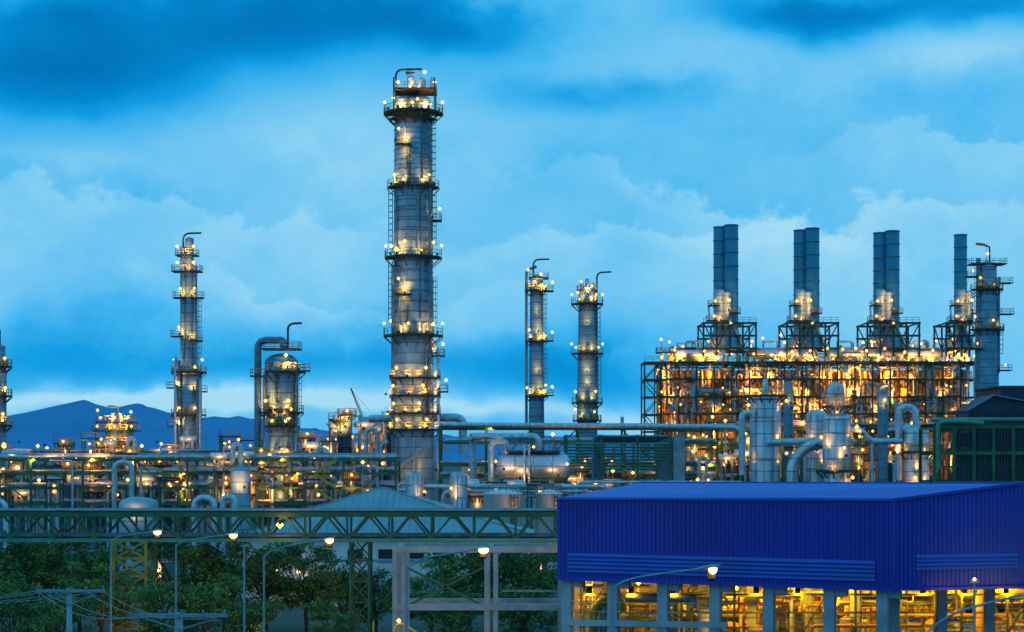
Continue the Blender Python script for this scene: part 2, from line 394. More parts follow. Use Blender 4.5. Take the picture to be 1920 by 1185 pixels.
tower('debutaniser_column',1101,400,[(850,19),(755,19),(545,16)],
      [(572,30,-195,15,3),(665,30,-185,10,4),(757,29,-195,15,4),(790,27,-195,15,4)],ladders=((-10,570,550),(-20,665,575),(-20,755,668)),
      davit=(1119,548,511,1146),clad=CLADD,seed=12,extra=t5_extra)
def t8_extra(b,cx,d,k,rad):
    b.tube([(cx-18*k,d-1.2,Z(485,d)),(cx-18*k,d-1.2,Z(760,d))],.55,PIPED,10)
    b.tube([(cx+20*k,d-1.2,Z(520,d)),(cx+20*k,d-1.2,Z(700,d)),(cx+8*k,d-1.2,Z(715,d))],.3,PIPED,8,1)
    b.deck(cx,d,Z(496,d),8.4,4.5,GRAY)
    for py,q in ((520,-30),(532,32),(590,34),(605,-26),(655,-22),(695,30)):
        b.deck(cx+q*k,d-1,Z(py,d),3,3,GRAY)
        if q<0 or py==695: b.lamp((cx+q*k,d-2.2,Z(py-10,d)),LH if q<0 else LW,.22)
    b.lamp((cx-4*k,d-2.6,Z(478,d)),LH,.3)
    b.beam((cx,d,Z(496,d)),(cx,d,Z(455,d)),.1,GRAY); b.tube([(cx-20*k,d,Z(457,d)),(cx-3*k,d,Z(459,d))],.3,ORANGE,8)
tower('quench_column',1850,400,[(850,24),(620,21),(500,18)],
      [(545,30,-190,0,1),(620,32,-190,0,1)],ladders=((-20,680,620),(-150,600,500)),davit=(1855,496,462,1846),clad=CLADD,seed=14,extra=t8_extra,FE=1)
tower('wash_column',3,300,[(950,9),(700,9),(650,6)],[(690,15,-190,10,3),(745,14,-190,10,3),(800,14,-190,10,3),(850,14,-190,10,3),(905,14,-190,10,2)],
      clad=CLADD,seed=16,davit=(0,660,620,1))
# ------------------------------------------------------------ furnace block
GS=2.5
d0=420.0;k=d0/S
b=B((X(1520,d0),d0,0)); rr=random.Random(21)
xs=[X(1240+i*33,d0) for i in range(19)]
lv=[Z(p,d0) for p in (905,875,842,808,776,745,712,682)]
for j,yd in enumerate((0,9,20)):
    for x in xs:
        b.beam((x,d0+yd,0),(x,d0+yd,lv[-1]+.3),0.34 if j==0 else .3,GREEND)
    for z in lv:
        b.beam((xs[0],d0+yd,z),(xs[-1],d0+yd,z),.25,GREEND,.36)
for z in lv[::1]:
    for x in xs[::2]: b.beam((x,d0,z),(x,d0+20,z),.3,GREEND,.4)
for a,c in ((1246,1389),(1396,1540),(1546,1690),(1696,1834)):
    xa,xc=X(a,d0),X(c,d0)
    b.box(((xa+xc)/2,d0+15,(lv[0]+lv[-1])/2-.5),(xc-xa,9,lv[-1]-lv[0]-1),REF)
    n=14
    for i in range(n):
        x=xa+(xc-xa)*(i+.5)/n
        b.beam((x,d0+10.35,lv[0]),(x,d0+10.35,lv[-1]-1.5),.25,DARK)
    for q in range(5):
        z=lv[q+1]+1.2; b.beam((xa,d0+10.3,z),(xc,d0+10.3,z),.3,YEL,.35)
    for i in range(30):
        x=xa+(xc-xa)*(i+.5)/30+rr.uniform(-.3,.3); zt=rr.choice(lv[4:])+rr.uniform(-2,1); zb=zt-rr.uniform(3,13)
        y=d0+rr.uniform(2.5,8)
        b.tube([(x,d0+10,zt),(x,y,zt),(x,y,zb),(x+rr.choice((-1,1))*rr.uniform(.8,2.5),y,zb)],rr.choice((.15,.2,.3,.42)),rr.choice((PIPE,PIPE,WHITE)),8,1)
for zi,z in enumerate(lv[1:]):
    for i in range(len(xs)-1):
        xa,xb=xs[i],xs[i+1]
        if rr.random()<.62:
            b.box(((xa+xb)/2,d0+2.3,z+.3),(xb-xa,4,.12),DARK)
            b.rail([(xa,d0+.3,z+.35),(xb,d0+.3,z+.35)],YEL,w=.1)
        if rr.random()<.2:
            b.beam((xa,d0,z),(xb,d0,lv[zi]),.2,GREEND)
        for q in range(rr.choice((0,1,1,2))):
            x=rr.uniform(xa,xb); y=d0+rr.uniform(.6,8); h=rr.uniform(1.2,3.6)
            b.lamp((x,y,z+h-.3),rr.choice((LO,LO,LW)),rr.choice((.2,.26,.34)))
            b.beam((x,y+.2,z+.3),(x,y+.2,z+h),.08,GRAY)
        if rr.random()<.5:
            x=rr.uniform(xa,xb); b.spot((x,d0+.4+rr.uniform(0,1.5),z+.9),(x+rr.uniform(-1,1),d0+8,z+2.6+rr.uniform(-1,1)),rr.uniform(.8,4.2),AMB,145)
        if rr.random()<.8:
            x=rr.uniform(xa,xb); y=d0+rr.uniform(1.5,6.5); w=rr.uniform(.35,.85)
            b.rev(x,y,[(.1,z+.4),(w,z+.5),(w,z+2.2)]+dome(w,z+2.2)[1:],rr.choice((PIPE,CLADV,WHITE,YEL)),10)
        for q in range(2):
            x=rr.uniform(xa,xb); y=d0+rr.uniform(.5,6); sx=rr.uniform(-3,3); zz=z+rr.uniform(1.5,3.5)
            b.tube([(x,y,z-rr.uniform(1,6)),(x,y,zz),(x+sx,y,zz),(x+sx,y,zz-rr.uniform(.5,3))],rr.choice((.12,.17,.25,.35)),rr.choice((PIPE,PIPE,TAN)),8,.8)
for i in range(44):
    z=rr.choice(lv[1:])+rr.uniform(.6,3.4); xa=rr.uniform(xs[0],xs[-4]); b.tube([(xa,d0+rr.uniform(1,5),z-2),(xa,d0+3,z),(min(xs[-1],xa+rr.uniform(5,26)),d0+3,z)],rr.choice((.13,.18,.28,.4)),rr.choice((PIPE,PIPE,PIPED,WHITE)),8,1)
zt=lv[-1]
b.box(((xs[0]+xs[-1])/2,d0+10,zt+.5),(xs[-1]-xs[0],20,.2),DARK)
b.rail([(xs[0],d0,zt+.6),(xs[-1],d0,zt+.6)],YEL,w=.1)
for px,w in ((1305,66),(1450,60),(1590,62),(1735,62),(1510,40),(1650,40)):
    x=X(px,d0); L=w*k/2; r=1.5
    zc=Z(661,d0); y=d0+3.5
    b.rev(y,zc,[(.02,x-L-.8),(r*.7,x-L-.45),(r,x-L),(r,x+L),(r*.7,x+L+.45),(.02,x+L+.8)],CLADV,18,'x')
    for q in (-.6,.6): b.box((x+q*L,y,zc-r-.2),(.5,2,1.2),GREEND)
    b.tube([(x-.5*L,y,zc+r),(x-.5*L,y,zc+r+1.4),(x+.4*L,y,zc+r+1.4),(x+.4*L,y,zc+r)],.25,PIPE,8,.6)
    for q in (-.9,.1,.9): b.spot((x+q*L,y-3.4,zt+.9),(x+q*L,y-1,zc+.3),rr.uniform(2,5),WARM,130)
    for q in (-1.2,.5): b.postlamp((x+q*L,d0+.9,zt+.6),rr.uniform(1.5,3.0),rr.choice((LO,LW)),.3)
for i in range(80):
    x=rr.uniform(xs[0],xs[-1]); y=d0+rr.uniform(2,16); h=rr.uniform(2,6.0)
    b.tube([(x,y,zt),(x,y,zt+h),(x+rr.uniform(-1.5,1.5),y,zt+h+.2)],rr.choice((.12,.2,.35)),rr.choice((PIPE,GRAY,PIPED)),8,.5)
    if i%3==0: b.postlamp((rr.uniform(xs[0],xs[-1]),d0+rr.uniform(0.5,12),zt+.6),rr.uniform(1,6.5),rr.choice((LO,LW,LH)),.27)
    if i%5==0: b.spot((x,y-3,zt+1),(x,y,zt+2.5),5,AMB,140)
for px in (1290,1250,1420,1600,1740):
    b.deck(X(px,d0),d0+4,zt+rr.uniform(2,4.4),4.5,4,YEL,w=.1)
b.make('cracking_furnace')
b=B((X(1222,d0),d0,0))
fx=[X(1208,d0),X(1238,d0)]
for y in (d0-1,d0+9):
    for x in fx: b.beam((x,y,0),(x,y,Z(678,d0)),.4,GREEND)
    for i,p in enumerate((680,712,745,778,810,842,875)):
        b.beam((fx[0],y,Z(p,d0)),(fx[1],y,Z(p,d0)),.3,GREEND)
        a,c=(0,1) if i%2 else (1,0)
        b.beam((fx[a],y,Z(p,d0)),(fx[c],y,Z(p+33,d0)),.22,GREEND)
for i,p in enumerate((680,712,745,778,810,842,875)):
    for x in fx: b.beam((x,d0-1,Z(p,d0)),(x,d0+9,Z(p,d0)),.3,GREEND)
    b.box((X(1223,d0),d0+4,Z(p,d0)+.2),(3.8,9,.12),DARK); b.rail([(fx[0],d0-1,Z(p,d0)+.3),(fx[1],d0-1,Z(p,d0)+.3)],GRAY,w=.09)
    if i%2==0: b.lamp((X(1240,d0),d0-1.5,Z(p-10,d0)),LO,.28)
b.make('stair_tower')
GS=3.3
def stack(pxs,tops,cage,seed):
    d=427.0;k=d/S; r_=random.Random(seed); x0=X(sum(pxs)/len(pxs),d); b=B((x0,d,0))
    for px,tp in zip(pxs,tops):
        x=X(px,d); r=(13.2 if px==pxs[-1] and len(pxs)>1 else 11.8)*k; yy=d+(0 if px==pxs[-1] else 1.6)
        b.rev(x,yy,[(r,Z(640,d)),(r,Z(tp,d)),(r*.86,Z(tp,d)),(r*.86,Z(tp,d)-3)],STACK,24)
        z=Z(600,d)
        for i in range(7):
            zz=z+(Z(tp,d)-z)*(i+1)/7.0
            b.rev(x,yy,[(r,zz-.25),(r+.14,zz-.2),(r+.14,zz),(r,zz+.05)],STACK,20)
        b.rev(x,yy,[(4.2,Z(655,d)),(2.4,Z(630,d)),(r,Z(618,d))],GRAY,16)
    a,c=cage; ya,yb=d-6,d+6; xa,xb=X(a,d),X(c,d); z0,z1=Z(656,d),Z(609,d)
    nx=4; gx=[xa+(xb-xa)*i/nx for i in range(nx+1)]
    for y in (ya,yb):
        for x in gx: b.beam((x,y,z0-2),(x,y,z1),.42,GREEND)
        for z in (z0,(z0+z1)/2,z1): b.beam((xa-.3,y,z),(xb+.3,y,z),.4,GREEND,.5)
        for i in range(nx):
            b.beam((gx[i],y,z0 if i%2 else z1),(gx[i+1],y,z1 if i%2 else z0),.26,GREEND)
    for x in gx:
        b.beam((x,ya,z1),(x,yb,z1),.35,GREEND); b.beam((x,ya,z0),(x,yb,z0),.35,GREEND)
    b.rail([(xa,ya,z1+.2),(xb,ya,z1+.2)],GRAY,w=.09)
    xl=X(pxs[0],d)
    for q,r,h in ((-.7,1.3,548),(1.3,1.1,552)):
        b.rev(xl+q,d-2.8,[(r,Z(612,d)),(r,Z(h,d))]+dome(r,Z(h,d))[1:],CLAD,14)
    for i,py in enumerate((604,590,576,604)):
        q=(-2.6,3.0,-2.2,.4)[i]
        b.deck(xl+q,d-4,Z(py,d),2.8,2.4,YEL,w=.09)
        if i%2==0: b.lamp((xl+q*.8,d-4.2,Z(py-9,d)),LW,.3)
    for py,q in ((562,-.5),(580,1.2),(598,-.8),(556,1.4),(606,1.8)):
        b.spot((xl+q,d-6.6,Z(py+5,d)),(xl+q,d-3.8,Z(py-3,d)),r_.uniform(1.8,3.8),WARM,110)
    b.lamp((xl+1.6,d-4.6,Z(566,d)),LW,.3)
    b.tube([(xl-3,d-3,Z(609,d)),(xl-3.4,d-3,Z(575,d)),(xl-1,d-3,Z(565,d))],.25,PIPE,8,1)
    for i in range(3):
        b.lamp((r_.uniform(xa,xb),ya+r_.uniform(-.6,3),r_.uniform(z0-1,z0+2.2)),LO,.28)
    for i in range(3):
        x=xa+(xb-xa)*(i+.5)/3; b.spot((x,ya+.8,z0+.5),(x,d,z0+3.2),1.1,AMB,140)
    x=(xa+xb)/2; b.rev(x+1,d-4,[(2.0,z0),(2.0,z0+2.8)]+dome(2,z0+2.8)[1:],CLAD,14)
    b.make('exhaust_stack')
stack((1351,1371),(424,422),(1314,1411),1)
stack((1502,1523),(430,428),(1468,1563),2)
stack((1652,1673),(435,433),(1617,1713),3)
stack((1801,),(440,),(1763,1820),4)
# ------------------------------------------------------------ pipe racks
GS=2.9
def rack(name,p0,p1,d,th,pys,seed,sp=7.0,npipe=5,lampp=.5,steel=GREEN,ground=True,lm=(LO,LW),lr=.24,prs=(.16,.22,.32,.42),spn=.3):
    r_=random.Random(seed); k=d/S; x0,x1=X(p0,d),X(p1,d); b=B(((x0+x1)/2,d,0))
    n=max(1,int((x1-x0)/sp)); xs=[x0+(x1-x0)*i/n for i in range(n+1)]
    zs=[Z(p,d) for p in pys]; zt=max(zs)
    for y in (d,d+th):
        for x in xs: b.beam((x,y,0),(x,y,zt+.2),.36,steel)
        for z in zs: b.beam((x0,y,z),(x1,y,z),.3,steel,.45)
        for i in range(n):
            if r_.random()<.3:
                za,zb=(zs[-1],zs[0]) if r_.random()<.5 else (zs[0],zs[-1])
                b.beam((xs[i],y,za),(xs[i+1],y,zb),.2,steel)
    for z in zs:
        for x in xs: b.beam((x,d,z),(x,d+th,z),.3,steel,.4)
        for j in range(npipe):
            y=d+.5+(th-1)*(j+.5)/npipe; r=r_.choice(prs); a,c=x0,x1
            if r_.random()<.5: a=r_.uniform(x0,(x0+x1)/2)
            if r_.random()<.5: c=r_.uniform((x0+x1)/2,x1)
            zz=z+r+.3; pts=[(a,y,zz),(c,y,zz)]
            if a>x0: pts=[(a,y,zz-r_.uniform(2,5))]+pts
            if c<x1: pts=pts+[(c,y,zz+r_.choice((-4,-3,1.5,2.5)))]
            b.tube(pts,r,r_.choice((PIPE,PIPE,PIPED,GRAY)),10,r*3)
    for i in range(n):
        for z in zs:
            if r_.random()<lampp:
                x=r_.uniform(xs[i],xs[i+1]); y=d+r_.uniform(-.5,th*.6); h=r_.uniform(.9,2.3)
                b.postlamp((x,y,z),h,r_.choice(lm),lr)
            if r_.random()<spn:
                x=r_.uniform(xs[i],xs[i+1]); b.spot((x,d-.6,z+2.4),(x+r_.uniform(-2,2),d+3,z+.3),r_.uniform(1.2,3.5),AMB,140)
    return b,xs,zs,x0,x1,r_
def clutter(b,p0,p1,d,th,pyt,pyb,n,seed,lm=(LO,LW),lampfrac=.35):
    r_=random.Random(seed)
    for i in range(n):
        y=d+r_.uniform(0,th); x=X(r_.uniform(p0,p1),d); z=Z(r_.uniform(pyt,pyb),d); t=r_.random()
        if t<.18:
            r=r_.choice((.2,.3,.45)); w=r_.uniform(1.2,3)
            b.tube([(x,y,.3),(x,y,z),(x+w,y,z),(x+w,y,.3)],r,PIPE,8,r*3)
        elif t<.36:
            r=r_.uniform(.5,1.1); h=r_.uniform(2,5); 
            b.rev(x,y,[(r*.9,0),(r*.9,z-h),(r,z-h),(r,z)]+dome(r,z)[1:],r_.choice((CLAD,CLADD,PIPE)),14)
            b.ring(x,y,z-.8,r,r+.8,-190,10)
            b.lamp((x+r_.uniform(-.5,.5),y-r-.9,z+.2),r_.choice(lm),.22)
            b.spot((x,y-r-2,z-2.6),(x,y-r,z-1.2),r_.uniform(2,7),WARM,130)
        elif t<.5:
            w=r_.uniform(2.4,5)
            b.deck(x,y,z,w,2.5,YEL)
            for sx in (-w/2+.2,w/2-.2):
                b.beam((x+sx,y-1.1,0),(x+sx,y-1.1,z),.22,GREEN); b.beam((x+sx,y+1.1,0),(x+sx,y+1.1,z),.22,GREEN)
            b.lamp((x,y-.6,z-1.0),r_.choice(lm),.2)
        elif t<.62:
            r=r_.uniform(.5,.9);L=r_.uniform(2,4)
            b.rev(y,z,[(.02,x-L/2-.4),(r*.8,x-L/2-.2),(r,x-L/2),(r,x+L/2),(r*.8,x+L/2+.2),(.02,x+L/2+.4)],PIPE,14,'x')
            for q in (-.3,.3): b.box((x+q*L,y,z/2-r/2),(.4,1,z-r+.2),CONC)
            b.spot((x,y-r-1.8,z-.8),(x,y-r,z),r_.uniform(2,6),WARM,130)
        elif t<.62+lampfrac*.7:
            b.beam((x,y,0),(x,y,z),.14,GRAY); b.lamp((x,y-.2,z+.2),r_.choice(lm),.26)
        else:
            r=r_.choice((.12,.2,.3)); b.tube([(x,y,.3),(x,y,z),(x+r_.uniform(-4,4),y,z)],r,PIPE,8,r*3)
b,xs,zs,x0,x1,r_=rack('',-40,742,285,9,(945,915,888,862),31,8,5,.22,spn=.35)
clutter(b,-20,700,284,9,838,925,85,32)
for pa in (590,):
    for i,(a,c) in enumerate(((915,888),(888,862),(942,915))):
        xa,xb=X(pa,283),X(pa+40,283); s1=1 if i%2 else -1
        for y in (282.6,283.6): b.beam((xa if s1>0 else xb,y,Z(a,283)),(xb if s1>0 else xa,y,Z(c,283)),.15,YEL,.4)
        for q in (1.1,): b.beam((xa if s1>0 else xb,282.6,Z(a,283)+q),(xb if s1>0 else xa,282.6,Z(c,283)+q),.1,YEL)
b.make('pipe_rack')
b,xs,zs,x0,x1,r_=rack('',-60,740,335,10,(905,878,852),33,9,4,.2,spn=.3)
clutter(b,-20,720,333,12,822,870,70,34)
clutter(b,560,735,325,12,772,860,44,35,lampfrac=.3)
clutter(b,410,470,325,8,815,860,6,36)
b.make('pipe_rack')
b,xs,zs,x0,x1,r_=rack('',824,1345,292,8,(895,872,830,803),37,7,4,.08,spn=.06)
b.tube([(X(830,291),291,Z(796,291)),(X(1340,291),291,Z(800,291)),(X(1392,291),291,Z(802,291)),(X(1392,291),291,Z(860,291))],.42,PIPE,12,2)
clutter(b,880,1340,286,4,850,915,30,38)
b.make('pipe_rack')
b,xs,zs,x0,x1,r_=rack('',1285,1760,305,9,(900,868,835,805),41,6,5,.3,spn=.35)
clutter(b,1290,1760,300,12,790,890,90,42)
b.make('pipe_rack')
b=B((X(1000,262),262,0)); clutter(b,720,1140,255,8,905,930,18,43,lampfrac=.2)
for py,r,a,c in ((912,.36,780,1142),(921,.28,830,1110),(904,.2,1080,1400)):
    b.tube([(X(a,255),255,2),(X(a,255),255,Z(py,255)),(X(c,255),255,Z(py,255)),(X(c,255),255,2)],r,PIPE,10,1.2)
b.make('process_pipework')
d=276.0; b=B((X(1190,d),d,0))
for i in range(9):
    y=d+i*.9; a=1112+i*3; c=1262-i*3; top=818+i*1.5
    b.tube([(X(a,d),y,Z(900,d)),(X(a,d),y,Z(top,d)),(X(c,d),y,Z(top,d)),(X(c,d),y,Z(900,d))],.2,PIPED,8,.9)
    z=Z(832+i*6,d); b.tube([(X(1060,d),y-.3,z),(X(1262,d),y-.3,z)],.16,TEAL,8)
for x in (1062,1128,1195,1255):
    for y in (d-.6,d+8.6): b.beam((X(x,d),y,0),(X(x,d),y,Z(815,d)),.34,GREEN)
b.box((X(1272,d),d-1,Z(858,d)),(1.8,1.5,7.4),GRAY)
b.box((X(1272,d),d-1,Z(858,d)-5.5),(1.0,1,9),GRAY)
b.make('expansion_loop_rack')
d=318.0;b=B((X(850,d),d,0))
b.tube([(X(812,d),d,Z(783,d)),(X(868,d),d,Z(783,d)),(X(868,d),d,Z(850,d))],.8,PIPE,14,1.6)
b.tube([(X(690,d),d+2,Z(785,d)),(X(745,d),d+2,Z(783,d))],.7,PIPE,12)
b.tube([(X(885,270),270,Z(818,270)),(X(1010,270),270,Z(818,270)),(X(1010,270),270,Z(850,270))],.55,PIPE,12,1.5)
b.tube([(X(885,270),270,Z(818,270)),(X(885,270),276,Z(818,270)),(X(885,270),276,1)],.55,PIPE,12,1.5)
b.make('overhead_pipe')
d=345.0;b=B((X(705,d),d,0)); x0,x1=X(676,d),X(738,d); z1=Z(795,d)
b.box(((x0+x1)/2,d+5,z1/2),(x1-x0,10,z1),TAN)
b.add([(x0-.4,d-.4,z1),(x1+.4,d-.4,z1),(x1+.4,d+5,z1+1.6),(x0-.4,d+5,z1+1.6),(x1+.4,d+10.4,z1),(x0-.4,d+10.4,z1)],[(0,1,2,3),(3,2,4,5)],ROOF)
for i in range(3):
    b.box(((x0+x1)/2,d-.08,z1-1.6-i*2),(x1-x0-1,.12,.25),DARK)
for q in (-1.5,1.5): b.spot(((x0+x1)/2+q,d-2.5,z1-4),((x0+x1)/2+q,d,z1-2.5),1,WARM,130)
b.make('tan_warehouse')
d=520.0;b=B((X(666,d),d,0))
a=P(657,728,d);c=P(676,778,d)
for off in (Vector((0,0,0)),Vector((.7,0,.3)),Vector((.3,.7,0))): b.beam(a+off*.3,c+off,.16,DARK)
for i in range(14):
    t=i/14; b.beam(a.lerp(c,t),a.lerp(c,t+.05)+Vector((.6,0,.3))*t,.1,DARK)
b.beam(c,(c.x,d,0),1.2,YEL); b.box((c.x+1.5,d,2.2),(6,3,2.4),YEL); b.beam(a,(c.x+3,d,c.z+1),.08,DARK)
b.box((c.x+1.5,d,.6),(7,3.6,1.1),DARK)
b.make('crawler_crane')
d=350.0;k=d/S;b=B((X(222,d),d,0)); cx=X(222,d)
b.rev(cx,d,[(2.6,0),(2.6,Z(800,d))]+dome(2.6,Z(800,d))[1:],CLADD,18)
for py,w in ((808,80),(792,64),(832,60)):
    b.deck(cx,d-1,Z(py,d),w*k,6,YEL)
    for i in range(3): b.lamp((cx+(i-1)*w*k*.4,d-3.6,Z(py-8,d)),LW if i%2 else LH,.26)
    b.spot((cx-1,d-4.9,Z(py,d)+.6),(cx-.5,d-2.4,Z(py,d)+1.8),5,WARM,130); b.spot((cx+3,d-4.6,Z(py,d)+.6),(cx+1,d-2.2,Z(py,d)+1.6),4,WARM,130)
for q in (-34,-12,14,34): b.beam((cx+q*k,d-3.6,0),(cx+q*k,d-3.6,Z(792,d)),.25,GREEN)
for q,h in ((-32,772),(30,775),(12,785)): b.postlamp((cx+q*k,d-3,Z(795,d)),(795-h)*k,LH,.25)
b.tube([(cx,d,Z(800,d)),(cx,d,Z(762,d)),(cx-20*k,d,Z(762,d))],.2,GRAY,8,.9)
for q in (-6,8): b.tube([(cx+q*k,d-2,Z(800,d)),(cx+q*k,d-2,Z(775,d))],.4,PIPE,8)
b.make('reactor_platform')
d=262.0;b=B((X(400,d),d,0))
b.tube([(X(365,d),d,1),(X(365,d),d,Z(934,d)),(X(402,d),d,Z(934,d)),(X(402,d),d,1)],.55,PIPE,12,1.6)
b.tube([(X(418,d),d,1),(X(418,d),d,Z(932,d)),(X(440,d),d,Z(932,d)),(X(440,d),d,1)],.5,PIPE,12,1.4)
b.tube([(X(-30,d),d,Z(940,d)),(X(10,d),d,Z(940,d)),(X(14,d),d,1)],.5,PIPE,12,1.4)
b.rev(X(260,d),d,[(3.0,0),(3.0,Z(946,d))]+dome(3.0,Z(946,d),1.2)[1:],CLAD,24)
b.tube([(X(264,d),d,Z(940,d)),(X(264,d),d,Z(882,d))],.18,GRAY,8)
b.postlamp((X(275,d),d,Z(915,d)),.5,LH,.2)
b.rev(X(428,d),d+12,[(1.6,0),(1.6,Z(885,d))]+dome(1.6,Z(885,d))[1:],CLAD,20)
b.tube([(X(428,d),d+12,Z(885,d)),(X(428,d),d+12,Z(832,d)),(X(412,d),d+12,Z(832,d)),(X(412,d),d+12,Z(870,d))],.4,PIPE,10,1)
for q in (-1.2,1.2): b.spot((X(428,d)+q,d+7.9,Z(914,d)),(X(428,d)+q*.5,d+10.6,Z(900,d)),3)
b.spot((X(260,d),d-6,Z(960,d)),(X(260,d),d-3,Z(948,d)),3,WARM,130)
b.make('knockout_drum')
d=268.0;k=d/S;b=B((X(1000,d),d,Z(875,d)))
zc=Z(877,d);r=29*k;xa,xb=X(945,d),X(1056,d)
b.rev(d,zc,[(.02,xa-1.3),(r*.5,xa-1.15),(r*.85,xa-.6),(r,xa),(r,xb),(r*.85,xb+.6),(r*.5,xb+1.15),(.02,xb+1.3)],CLADV,28,'x')
for q in (.18,.5,.82):
    x=xa+(xb-xa)*q; b.rev(d,zc,[(r,x-.1),(r+.06,x-.08),(r+.06,x+.08),(r,x+.1)],GRAY,28,'x')
for q in (.2,.8): b.box((xa+(xb-xa)*q,d,zc/2-r/2),(.8,3,zc-r+1.0),CONC)
b.deck(X(1000,d),d,Z(846,d),8.5,3,GRAY)
for px in (983,992): b.tube([(X(px,d),d-2.7,Z(905,d)),(X(px,d),d-2.7,Z(835,d)),(X(px,d),d,Z(835,d))],.18,PIPE,8,.5)
b.tube([(X(921,d),d-.5,Z(905,d)),(X(921,d),d-.5,Z(828,d)),(X(950,d),d-.5,Z(828,d)),(X(950,d),d-.5,Z(852,d))],.5,PIPE,12,1.4)
for p in ((930,865),(1062,870),(1000,838)): b.lamp((X(p[0],d),d-3.2,Z(p[1],d)),LW,.2)
for p in ((945,868),(1045,880),(975,885)): b.spot((X(p[0],d),d-5,Z(p[1]+10,d)),(X(p[0],d),d-2.3,Z(p[1],d)),R.uniform(1,2.5),WARM,120)
b.postlamp((X(1036,d),d-1,Z(846,d)),2.4,LH,.25)
b.make('horizontal_drum')
def vessel(name,px,d,rp,top,lamps=(),neck=0,clad=CLADV,plat=None,E=4.5):
    k=d/S;cx=X(px,d);b=B((cx,d,0));r=rp*k;z=Z(top,d)-r*.5
    b.rev(cx,d,[(r,0),(r,z)]+dome(r,z,r*.5)[1:],clad,28)
    for q in (.35,.65,.9): b.rev(cx,d,[(r,z*q),(r+.07,z*q+.02),(r+.07,z*q+.2),(r,z*q+.22)],GRAY,28)
    if neck: b.rev(cx,d,[(.45,z),(.45,z+r*.5+neck*k),(.3,z+r*.5+neck*k+.4),(.02,z+r*.5+neck*k+.5)],PIPE,12)
    if plat: b.ring(cx,d,Z(plat,d),r,r+1.0,-200,20)
    for g in range(-170,0,34):
        gg=math.radians(g); b.tube([(cx+(r+.12)*math.cos(gg),d+(r+.12)*math.sin(gg),.5),(cx+(r+.12)*math.cos(gg),d+(r+.12)*math.sin(gg),z)],.045,GRAY,5)
    for a,p in lamps: 
        g=math.radians(a); c,sn=math.cos(g),math.sin(g)
        b.beam((cx+r*c,d+r*sn,Z(p,d)),(cx+(r+.9)*c,d+(r+.9)*sn,Z(p,d)),.08,GRAY)
        if R.random()<.5: b.lamp((cx+(r+.9)*c,d+(r+.9)*sn,Z(p,d)),LW,.22)
        b.spot((cx+(r+1.6)*c,d+(r+1.6)*sn,Z(p,d)-1),(cx+r*c,d+r*sn,Z(p,d)),E*R.uniform(.6,1.3),WARM,125)
    return b
vessel('',778,250,16,884,((-60,912),)).make('surge_drum')
vessel('',861,250,16,884,((-120,915),)).make('surge_drum')
for px,rp in ((943,37),(1030,24)):
    d=242.0;cx=X(px,d);b=B((cx,d,0));r=rp*d/S;z=Z(926,d)
    b.rev(cx,d,[(r,0),(r,z),(r+.1,z),(r+.1,z+.12),(.02,z+.7)],WHITE,32); b.ladder(cx+.5*r,d-r*.92,1,z,math.radians(-60)); b.rail([(cx+(r-.1)*math.cos(a*.35),d+(r-.1)*math.sin(a*.35),z+.1) for a in range(18)],GRAY,closed=True)
    b.spot((cx+(r+1.8)*math.cos(-1.1),d-(r+1.8)*math.sin(1.1),z-2.6),(cx+r*math.cos(-1.1),d-r*math.sin(1.1),z-1.2),.7)
    b.make('storage_tank')
b=vessel('',1435,262,29,738,((-150,760),(-20,752),(-25,805),(-20,850),(-155,850)),22,plat=745)
b.tube([(X(1407,262),260,Z(775,262)),(X(1388,262),260,Z(775,262)),(X(1388,262),260,Z(890,262))],.5,PIPE,12,1.3)
b.make('dryer_vessel')
b=vessel('',1569,250,26,772,((-110,870),(-20,800),(-150,820),(-50,895),(-80,840)),0,plat=885)
d=250.0
b.rev(X(1569,d),d,[(1.4,Z(776,d)),(1.3,Z(762,d)),(1.1,Z(755,d))],CLADV,18)
b.tube([(X(1558,d),d,Z(770,d)),(X(1558,d),d,Z(736,d)),(X(1563,d),d,Z(724,d)),(X(1574,d),d,Z(727,d)),(X(1577,d),d,Z(770,d))],.72,CLADV,14,1)
b.ring(X(1569,d),d,Z(765,d),1.2,2.2,-200,20)
b.spot((X(1560,d),d-4,Z(768,d)),(X(1567,d),d-1,Z(755,d)),1.5)
b.tube([(X(1590,d),d-.5,Z(805,d)),(X(1612,d),d-.5,Z(805,d)),(X(1630,d),d-.5,Z(828,d)),(X(1690,d),d-.5,Z(828,d))],.45,PIPE,12,1.3)
b.make('dryer_vessel')
b=vessel('',1532,262,20,768,((-140,810),(-60,850),(-100,830)),0)
b.tube([(X(1540,256),256,Z(832,256)),(X(1510,256),256,Z(838,256)),(X(1484,256),256,Z(868,256)),(X(1484,256),256,2)],.8,CLADV,14,1.6)
b.tube([(X(1440,256),257,Z(830,256)),(X(1530,256),257,Z(826,256))],.5,PIPE,12)
b.make('dryer_vessel')
b=vessel('',1714,255,27,795,((-150,835),(-35,830),(-90,860),(-100,895),(-40,885)),0,plat=850)
d=255.0
b.tube([(X(1682,d),d-1,Z(900,d)),(X(1682,d),d-1,Z(764,d)),(X(1712,d),d-1,Z(764,d)),(X(1716,d),d-1,Z(812,d))],.55,PIPE,12,1.5)
b.make('regeneration_vessel')
vessel('',1478,300,8,715,((-90,745),),0,clad=CLADD).make('vent_vessel')
vessel('',1655,300,9,728,((-90,750),),0,clad=CLADD).make('vent_vessel')
